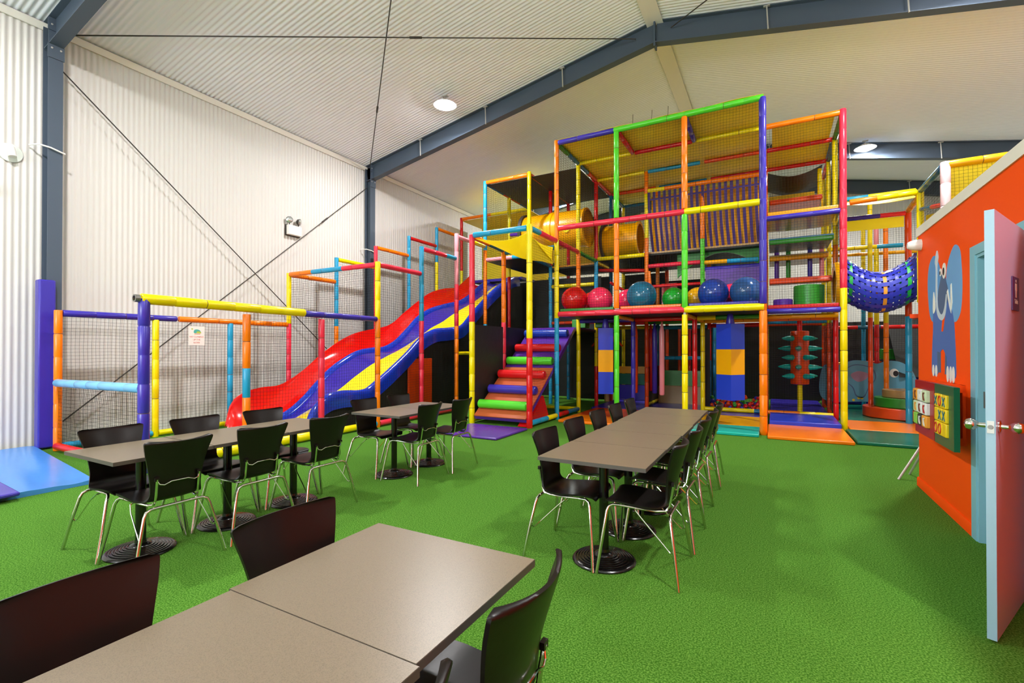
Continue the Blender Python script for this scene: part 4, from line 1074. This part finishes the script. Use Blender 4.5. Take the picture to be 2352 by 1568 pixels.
sheet(stw, 'roof_sheet', lambda u, v: (x0 + .03 + u * 1.1, y3_ + .05 + v * 1.2, A - .05 - .16 * math.sin(math.pi * u) - .1 * v), 'sheet_black'); sheet(stw, 'back_sheet', lambda u, v: (x0 + .05 + u * 1.0, y4_ - .1, 4.85 + .45 * v), 'canvas_yellow')
sheet(stw, 'underlay', lambda u, v: (x0 + .04 + u * 1.12, y1_ + .12 + v * 1.1, 3.9 - .02 * math.sin(math.pi * u)), V('A')); sheet(stw, 'underlay', lambda u, v: (x0 + .04 + u * 1.12, y1_ + .12 + v * 1.1, 2.2), V('X'))
def shelf(z, y0, y1, m1, m2, x1_=None):
    xb = x1_ or xp - .1
    MB().span((x0 + .08, y0, z - .09), (xb, y0 + .08, z), V(m1)).build('shelf_edge', stw, bevel=.03); MB().span((x0 + .08, y0 + .05, z - .04), (xb, y1, z + .035), V(m2)).build('shelf', stw, bevel=.01)
shelf(3.54, y1_ + .35, y2_ + .3, 'D', 'X'); shelf(3.38, y2_ + .1, y3_, 'A', 'W'); shelf(2.82, y1_ + .78, y2_ + .2, 'E', 'E'); shelf(4.85, y3_ - .1, y4_, 'E', 'E', xp - .12)
for i, (dx, c) in enumerate(((.22, 'V'), (.44, 'D'), (.84, 'B'), (1.05, 'P'))):
    MB().tube([(x0 + dx, y2_ + .5, 2.94), (x0 + dx, y2_ + .5, 2.98), (x0 + dx, y2_ + .5, 3.8)], [.035, .045, .045], V(c), 12).build('hanging_bar', stw)
post(stw, xp - .16, y3_ + .1, [(4.86, ''), (5.5, 'Y')], .045)
net(stw, (x0, y1_, 2.2), (1.24, 0, 0), (0, 0, 1.66)); net(stw, (x0, y1_, 3.95), (1.24, 0, 0), (0, 0, A - 3.95)); net(stw, (xp, y1_, 2.2), (0, 1.24, 0), (0, 0, 1.66)); net(stw, (xp, y1_, 3.95), (0, 1.24, 0), (0, 0, A - 3.95)); net(stw, (xp, y2_, 3.95), (0, 2.48, 0), (0, 0, A - 3.95)); net(stw, (x0, y2_ + .02, .1), (1.24, 0, 0), (0, 0, 1.95)); net(stw, (x0, y4_, .1), (1.24, 0, 0), (0, 0, 5.4)); net(stw, (xp, y2_, .1), (0, 2.48, 0), (0, 0, 1.95))
panel(stw, (x0, y5_, .02), (xp, y5_ + .02, 2.1), 'mesh_grey', 'dark_mesh_backing')
MB().lathe([(.30, -.04), (.44, -.05), (.46, 0), (.44, .05), (.30, .04)], V('A'), (xp - .03, y1_ + .72, 2.62), 32, 'x', cap=False).build('tunnel_ring', stw)
# foam drums on the side deck
for x, r, h, c, lab in ((.62, .26, .45, 'D', 'green foam drum on the side tower deck'), (.18, .17, .2, 'V', 'low purple foam drum beside the green drum')):
    mb = MB(); mb.lathe([(.001, 0), (r - .01, 0), (r, .012), (r, h - .012), (r - .012, h), (.001, h)], V(c), (x, y1_ + .75, 2.212), 32); tag(mb.build('foam_drum', None, (x, y1_ + .75, 2.212)), lab, 'foam drum', 'foam drums on the side tower deck')
# spiked roller
sp = thing('spiked_roller', (.52, 12.3, 0), 'orange upright roller with turquoise foam spikes inside the side tower', 'play roller')
MB().tube([(.52, 12.3, .06), (.52, 12.3, .66)], .05, V('Y'), 14).build('pole', sp); MB().tube([(.52, 12.3, 1.8), (.52, 12.3, 2.05)], .05, V('R'), 14).build('pole', sp)
MB().lathe([(.10, .64), (.175, .66), (.18, .68), (.18, 1.80), (.17, 1.82), (.06, 1.83)], V('E'), (.52, 12.3, 0), 24).build('drum', sp)
for i, z in enumerate((1.66, 1.44, 1.24, 1.03, .83)):
    for q in range(4):
        an = rad(-55) + q * math.pi / 2 + (0 if i % 2 == 0 else math.pi / 4)
        d = Vector((math.cos(an), math.sin(an), 0)); c = Vector((.52, 12.3, z))
        MB().tube([c + d * .15, c + d * .2, c + d * .3, c + d * .42], [.062, .062, .05, .012], V('T'), 12).build('spike', sp)

# ------------------------------------------------------------------ walkway frame beyond the toilet block
wf = thing('walkway_frame', (2.2, 11, 0), 'upper walkway frame with yellow roof sheets above the orange wall', 'climbing frame')
XQ = 2.16
post(wf, XQ, 10.22, [(2.2, ''), (4.06, 'Y')], .05); post(wf, 2.18, 8.98, [(2.5, ''), (4.10, 'F')], .06); post(wf, 2.21, 11.3, [(0, ''), (2.03, 'L'), (4.0, 'E')], .052)
post(wf, 2.20, 13.25, [(0, ''), (2.0, 'O'), (2.6, 'Y'), (4.42, 'O')]); post(wf, 2.14, 13.95, [(0, ''), (2.0, 'R'), (3.86, 'Y'), (4.24, 'P')], .05); post(wf, 1.84, 12.7, [(0, ''), (2.1, 'E'), (4.74, 'Y')], .045); post(wf, 1.95, 14.4, [(0, ''), (3.3, 'L'), (4.7, 'Y')], .045)
rail(wf, (xp + .05, 10.22, 4.0), (XQ, 10.22, 4.04), [(.42, 'O'), (1, 'Y')], .05); rail(wf, (xp + .1, 11.46, 4.38), (2.4, 11.46, 4.39), [(.35, 'L'), (1, 'Y')], .045); rail(wf, (XQ, 10.22, 4.05), (2.18, 8.98, 4.08), 'X', .045); rail(wf, (2.13, 8.98, 4.06), (4.6, 8.98, 4.08), 'AYO', .055)
rail(wf, (XQ, 10.22, 3.98), (2.21, 11.3, 3.98), 'A'); rail(wf, (xp + .05, 11.1, 3.91), (2.2, 11.25, 3.94), [(.6, 'B'), (1, 'K')], .042); rail(wf, (xp, 12.8, 3.65), (2.46, 12.8, 3.62), [(.65, 'Y'), (1, 'L')], .045); rail(wf, (xp, 14, 3.71), (3.2, 14, 3.65), 'A', .04); rail(wf, (XQ, 10.2, 3.74), (2.18, 8.98, 3.5), 'XK', .035); rail(wf, (XQ, 10.2, 2.5), (4.4, 10.2, 2.5), 'O', .04)
rail(wf, (xp, 14.2, 1.95), (3.4, 14.2, 1.95), [(.3, 'R'), (.5, 'X'), (1, 'R')], .045); rail(wf, (xp, 14.9, .1), (3.2, 14.9, .1), 'R', .05)
sheet(wf, 'side_sheet', lambda u, v: (xp + .05 + u * .98, 11.14 + .05 * u, 3.68 + .2 * v), 'canopy_yellow'); sheet(wf, 'side_sheet', lambda u, v: (2.22 + u * 2.3, 9.06 + .3 * (1 - v), 2.9 + 1.14 * v), 'canopy_yellow'); sheet(wf, 'side_sheet', lambda u, v: (XQ + .06, 9.04 + u * 1.1, 3.0 + (.42 + .2 * u) * v), 'canopy_yellow')
sheet(wf, 'roof_sheet', lambda u, v: (xp + .06 + u * 1.0, 10.3 + v * 1.1, 3.98 + .36 * v - .04 * math.sin(math.pi * u)), 'canvas_yellow')
deck(wf, 2.25, 4.6, 8.98, 11.4, 2.6, 'A'); MB().prism([(2.05, 10.4), (2.5, 10.4), (2.5, 10.9), (2.2, 10.9)], 1.95, 2.02, V('E')).build('step', wf)
net(wf, (2.18, 8.98, 2.7), (2.4, 0, 0), (0, 0, 1.35)); net(wf, (XQ, 8.98, 2.7), (0, 1.24, 0), (0, 0, 1.3)); net(wf, (xp, 14.3, .2), (2.4, 0, 0), (0, 0, 1.75)); net(wf, (xp, 14.3, 2.0), (2.4, 0, 0), (0, 0, 2.7)); net(wf, (xp, 12.85, 2.4), (1.2, 0, 0), (0, 0, 1.25))
panel(wf, (xp, 15.6, .02), (4.2, 15.64, 2.15), 'sheet_black'); sheet(wf, 'chute', lambda u, v: (2.5 + .9 * v, 15.2 - 1.6 * u + .4 * v, 2.3 - 1.5 * u), 'sheet_black')
for x, y, z, s, c, lab in ((2.5, 14.9, 1.3, .32, 'D', 'green foam block stacked in the dark corner behind the blue post'), (2.2, 15.0, .98, .36, 'E', 'orange foam block below the green block in the dark corner'), (1.45, 14.9, .98, .26, 'A', 'small amber foam block behind the elephant panel'), (3.0, 15.0, 1.6, .3, 'A', 'amber foam block above the green block in the dark corner')):
    tag(MB().box((x, y, z), (s, s, s * .8), V(c)).build('foam_block', None, (x, y, z), bevel=.015), lab, 'foam block', 'foam blocks in the dark corner')
tag(MB().span((1.2, 14.6, .05), (3.4, 15.2, .80), V('B')).build('foam_plinth', None, (2.3, 14.9, .05), bevel=.02), 'dark blue foam plinth behind the elephant panel', 'foam block')
# woven tunnel
wt = thing('woven_tunnel', (1.65, 10.85, 2.9), 'sagging blue woven webbing tunnel beside the netted tower', 'woven tunnel')
def tun(s, a):
    x = xp + .06 + 1.08 * s
    r = .365 + .04 * (2 * s - 1) ** 2
    zc = 2.74 - .275 * math.sin(math.pi * s) - .02 * s
    return Vector((x, 10.86 + r * math.cos(a) * .95, zc + r * math.sin(a))), Vector((0, math.cos(a), math.sin(a)))
def strap(name, fn, w, th, mname, n, weave):
    mb = MB(); pr = []
    for i in range(n + 1):
        p, nn, side = fn(i / n, i)
        pr.append([p + side * w + nn * th, p - side * w + nn * th, p - side * w, p + side * w])
    mb.rings(pr, mname)
    return mb.build(name, wt)
NA, NS = 22, 13
for q in range(NA):
    a = 2 * math.pi * q / NA
    def fn(t, i):
        p, nn = tun(t, a)
        return p + nn * (.007 * (1 if (i + q) % 2 else -1)), nn, Vector((0, -math.sin(a), math.cos(a)))
    strap('webbing', fn, .038, .003, 'strap_blue', NS, 0)
for i in range(NS + 1):
    s = i / NS
    def fn2(t, k):
        a = 2 * math.pi * t; p, nn = tun(s, a)
        return p - nn * (.007 * (1 if (i + k) % 2 else -1)), nn, Vector((1, 0, 0))
    mname = 'strap_green' if i in (1, NS - 2) else 'tile_orange' if i == 7 else 'strap_blue'
    strap('webbing', fn2, .027, .003, mname, NA, 0)
# elephant soft panel: outline (x, z)
ep = thing('cut_out_elephant', (1.7, 13.8, .1), 'pale blue cartoon elephant cut out panel behind the round steps', 'play panel')
EY = 13.72
EDX = .16
ol = hull_curve([(p[0] + EDX if p[0] > 1 else p[0] + .1, p[1] + .04) for p in [(.95, .2), (.95, .95), (1.2, 1.0), (1.5, 1.12), (1.8, 1.1), (1.95, 1.05), (2.15, 1.12), (2.4, 1.08), (2.58, .9), (2.68, .6), (2.74, .2), (2.6, .14), (2.5, .3), (2.4, .2), (1.7, .16)]])
MB().prism(ol, EY, EY + .05, 'panel_elephant', 'xz', V('B')).build('cut_out', ep)
def epaint(name, pts, m, l, sm=True):
    pts = [(p[0] + EDX, p[1] - .02) for p in pts]
    MB().prism(hull_curve(pts) if sm else pts, EY - .002 - .002 * l, EY + .001, m, 'xz').build(name, ep)
epaint('ear_outline', [(1.3, .92), (1.5, 1.08), (1.75, 1.06), (1.9, .95), (1.92, .75), (1.8, .55), (1.7, .32), (1.55, .34), (1.47, .55), (1.3, .72)], 'mural_grey', 0)
epaint('ear', [(1.32, .92), (1.51, 1.06), (1.74, 1.04), (1.87, .93), (1.9, .75), (1.78, .55), (1.69, .35), (1.56, .37), (1.49, .56), (1.32, .72)], 'panel_elephant', 1)
epaint('ear_inner', [(1.45, .85), (1.6, .93), (1.78, .87), (1.74, .75), (1.6, .68), (1.5, .74)], 'panel_pink', 2)
epaint('eye', blob(2.26, .90, .085, .10, 20), 'mural_white', 0, False); epaint('pupil', blob(2.29, .89, .05, .065, 16), 'mural_black', 1, False)
epaint('trunk_shade', [(2.2, .45), (2.32, .55), (2.4, .35), (2.25, .3)], 'panel_pink', 0)
for x in (1.33, 1.5, 1.6, 1.66): epaint('flower', blob(x, .25 + .05 * (x > 1.55), .03, .03, 7), 'tile_yellow', 0, False)
# round steps
for (x, y, r, q, z0, z1, c, lab) in ((2.50, 12.35, .85, .72, .045, .25, 'E', 'wide orange round step, lowest of three by the elephant panel'), (2.50, 12.35, .66, .55, .252, .44, 'D', 'green round step in the middle of the three'), (2.48, 12.35, .50, .38, .442, .60, 'W', 'small tan round step on top of the three')):
    pts = [(x + r * math.cos(2 * math.pi * k / 48), y + q * math.sin(2 * math.pi * k / 48)) for k in range(48)]
    tag(MB().prism(pts, z0, z1, V(c)).build('round_step', None, (x, y, z0), bevel=.015), lab, 'foam step', 'stacked round foam steps')

# ------------------------------------------------------------------ cafe chair (faces +x, origin on the floor)
def make_chair():
    root = thing('cafe_chair', (0, 0, 0), 'black moulded chair with chrome legs', 'chair')
    prof = [(.225, .418), (.215, .437), (.19, .446), (.12, .447), (.04, .440), (-.04, .433), (-.10, .433), (-.14, .444), (-.168, .475), (-.183, .53), (-.200, .61), (-.222, .69), (-.243, .76), (-.257, .808), (-.261, .826)]
    wid = [.165, .185, .197, .200, .200, .195, .182, .168, .155, .152, .163, .180, .198, .207, .200]
    def cr(tab, u):
        n = len(tab) - 1; f = min(u * n, n - 1e-6); i = int(f); t = f - i
        g = lambda k: tab[max(0, min(n, k))]
        p0, p1, p2, p3 = g(i - 1), g(i), g(i + 1), g(i + 2)
        return .5 * (2 * p1 + (p2 - p0) * t + (2 * p0 - 5 * p1 + 4 * p2 - p3) * t * t + (3 * p1 - p0 - 3 * p2 + p3) * t ** 3)
    px, pz = [p[0] for p in prof], [p[1] for p in prof]
    def fn(u, v):
        s = 2 * v - 1
        x, z, w = cr(px, u), cr(pz, u), cr(wid, u)
        if u > .93: w -= .02 * ((u - .93) / .07) ** 3
        back = max(0, min(1, (u - .5) / .35))
        bend = back * back * (3 - 2 * back)
        e = .004
        tx, tz = cr(px, min(1, u + e)) - cr(px, max(0, u - e)), cr(pz, min(1, u + e)) - cr(pz, max(0, u - e))
        L = math.hypot(tx, tz); nx, nz = -tz / L, tx / L
        n = Vector((-nx, 0, -nz)) if nz > 0 else Vector((-nx, 0, -nz))
        n = Vector((tz / L, 0, -tx / L))
        lift = .052 * bend * s * s + .010 * (1 - bend) * s * s
        p = Vector((x, s * w, z)) + n * lift
        return p, n
    mb = MB(); mb.slab(fn, 44, 14, .012, 'shell_black')
    mb.build('seat_shell', root, sharp=60)
    for s in (-1, 1):
        mb = MB()      # front leg
        mb.tube([(.245, s * .276, 0), (.222, s * .235, .2), (.198, s * .202, .385), (.188, s * .190, .412), (.165, s * .180, .424), (.12, s * .176, .424)], .0105, 'chrome', 10); mb.build('leg', root)
        mb = MB()      # rear leg
        mb.tube([(-.252, s * .272, 0), (-.222, s * .232, .2), (-.196, s * .196, .355), (-.190, s * .182, .385), (-.186, s * .155, .397), (-.185, s * .12, .399)], .0105, 'chrome', 10); mb.build('leg', root)
        mb = MB()      # side rail under the seat that turns up behind the back
        mb.tube([(.12, s * .176, .424), (0, s * .165, .418), (-.10, s * .145, .411), (-.155, s * .130, .416), (-.178, s * .126, .452), (-.189, s * .125, .52), (-.199, s * .126, .585)], .0085, 'chrome', 8); mb.build('side_rail', root)
        mb = MB()      # thin stacking brace
        mb.tube([(.03, s * .15, .413), (.02, s * .185, .405), (-.03, s * .20, .36), (-.185, s * .215, .205), (-.20, s * .222, .195), (-.219, s * .228, .212)], .0045, 'chrome', 6); mb.build('brace', root)
    mb = MB(); mb.tube([(-.185, -.12, .399), (-.185, .12, .399)], .0105, 'chrome', 10); mb.build('rear_rail', root)
    mb = MB(); mb.tube([(-.199, -.126, .575), (-.207, -.115, .552), (-.212, -.09, .545), (-.212, -.05, .560), (-.212, .05, .560), (-.212, .09, .545), (-.207, .115, .552), (-.199, .126, .575)], .004, 'chrome', 6); mb.build('back_wire', root)
    for s in (-1, 1): MB().box((-.197, s * .126, .585), (.016, .028, .022), 'shell_black').build('clip', root)
    return root
def make_table():
    root = thing('cafe_table', (0, 0, 0), 'square cafe table', 'table')
    mb = MB(); mb.span((-.35, -.303, .6955), (.35, .303, .7185), 'lam_edge'); mb.span((-.349, -.302, .7186), (.349, .302, .72), 'laminate'); mb.build('tabletop', root)
    MB().tube([(0, 0, .045), (0, 0, .69)], .032, 'iron_black', 18).build('column', root)
    prof = [(.210, 0), (.212, .008), (.206, .016)]
    for i in range(7):
        r = .197 - i * .019; h = .017 + i * .0042
        prof += [(r, h + .004), (r - .008, h + .005), (r - .013, h), (r - .018, h + .001)]
    prof += [(.06, .052), (.036, .062), (.033, .08), (.001, .08)]
    MB().lathe(prof, 'iron_black', (0, 0, 0), 44).build('base', root)
    mb = MB()
    for a in (.75, .75 + math.pi / 2): mb.box((0, 0, .688), (.5, .04, .014), 'iron_black', a)
    mb.build('spider_bracket', root)
    return root
chair0, table0 = make_chair(), make_table()
used = {'c': False, 't': False}
def place(kind, x, y, rz, label, group):
    src = chair0 if kind == 'c' else table0
    o = src if not used[kind] else copy_tree(src)
    used[kind] = True
    o.location = (x, y, 0); o.rotation_euler = (0, 0, rz)
    o['label'] = label; o['group'] = group
    return o
ORD = ['first', 'second', 'third', 'fourth', 'fifth']
rows = [  # name, centre x, table ys, chair ys (door side), chair ys (slide side), chair offset
    ('long centre row', -1.0, [3.14, 3.753, 4.366, 4.979, 5.592], [3.2, 3.8, 4.41, 5.01, 5.64], [3.2, 3.8, 4.41, 5.01, 5.62], .262, .262),
    ('three table row', -3.93, [1.72, 2.335, 2.95], [1.74, 2.34, 2.96], [1.74, 2.34, 2.96], .262, .262),
    ('two table row', -3.77, [4.13, 4.745], [4.16, 4.75], [4.16, 4.75], .285, .285),
    ('foreground row', -1.045, [1.14, .532], [1.11, .545], [1.14, .525], .285, .30)]
for name, cx, tys, cr_, cl_, off, offl in rows:
    for i, y in enumerate(tys):
        place('t', cx + rng.uniform(-.008, .008), y, 0, 'taupe topped table, %s from the near end of the %s' % (ORD[i], name) if name != 'foreground row' else ['taupe topped table at the far end of the foreground row', 'taupe topped table at the near end of the foreground row', 'taupe topped table mostly below the picture edge in the foreground'][i], 'taupe tables of the ' + name)
    for i, y in enumerate(cr_):
        lab = 'black chair, %s from the near end, door side of the %s' % (ORD[i], name)
        if name == 'foreground row': lab = ['black chair showing its curved back on the door side of the foreground table', 'black chair showing only its back edge at the bottom picture edge'][i]
        place('c', cx + off + rng.uniform(-.01, .01), y, math.pi + rng.uniform(-.03, .03), lab, 'black chairs of the ' + name)
    for i, y in enumerate(cl_):
        lab = 'black chair, %s from the near end, wall side of the %s' % (ORD[i], name)
        if name == 'foreground row': lab = ['black chair at the far end behind the big foreground table', 'black chair cut by the picture edge behind the big foreground table'][i]
        place('c', cx - offl + rng.uniform(-.01, .01), y, rng.uniform(-.03, .03), lab, 'black chairs of the ' + name)
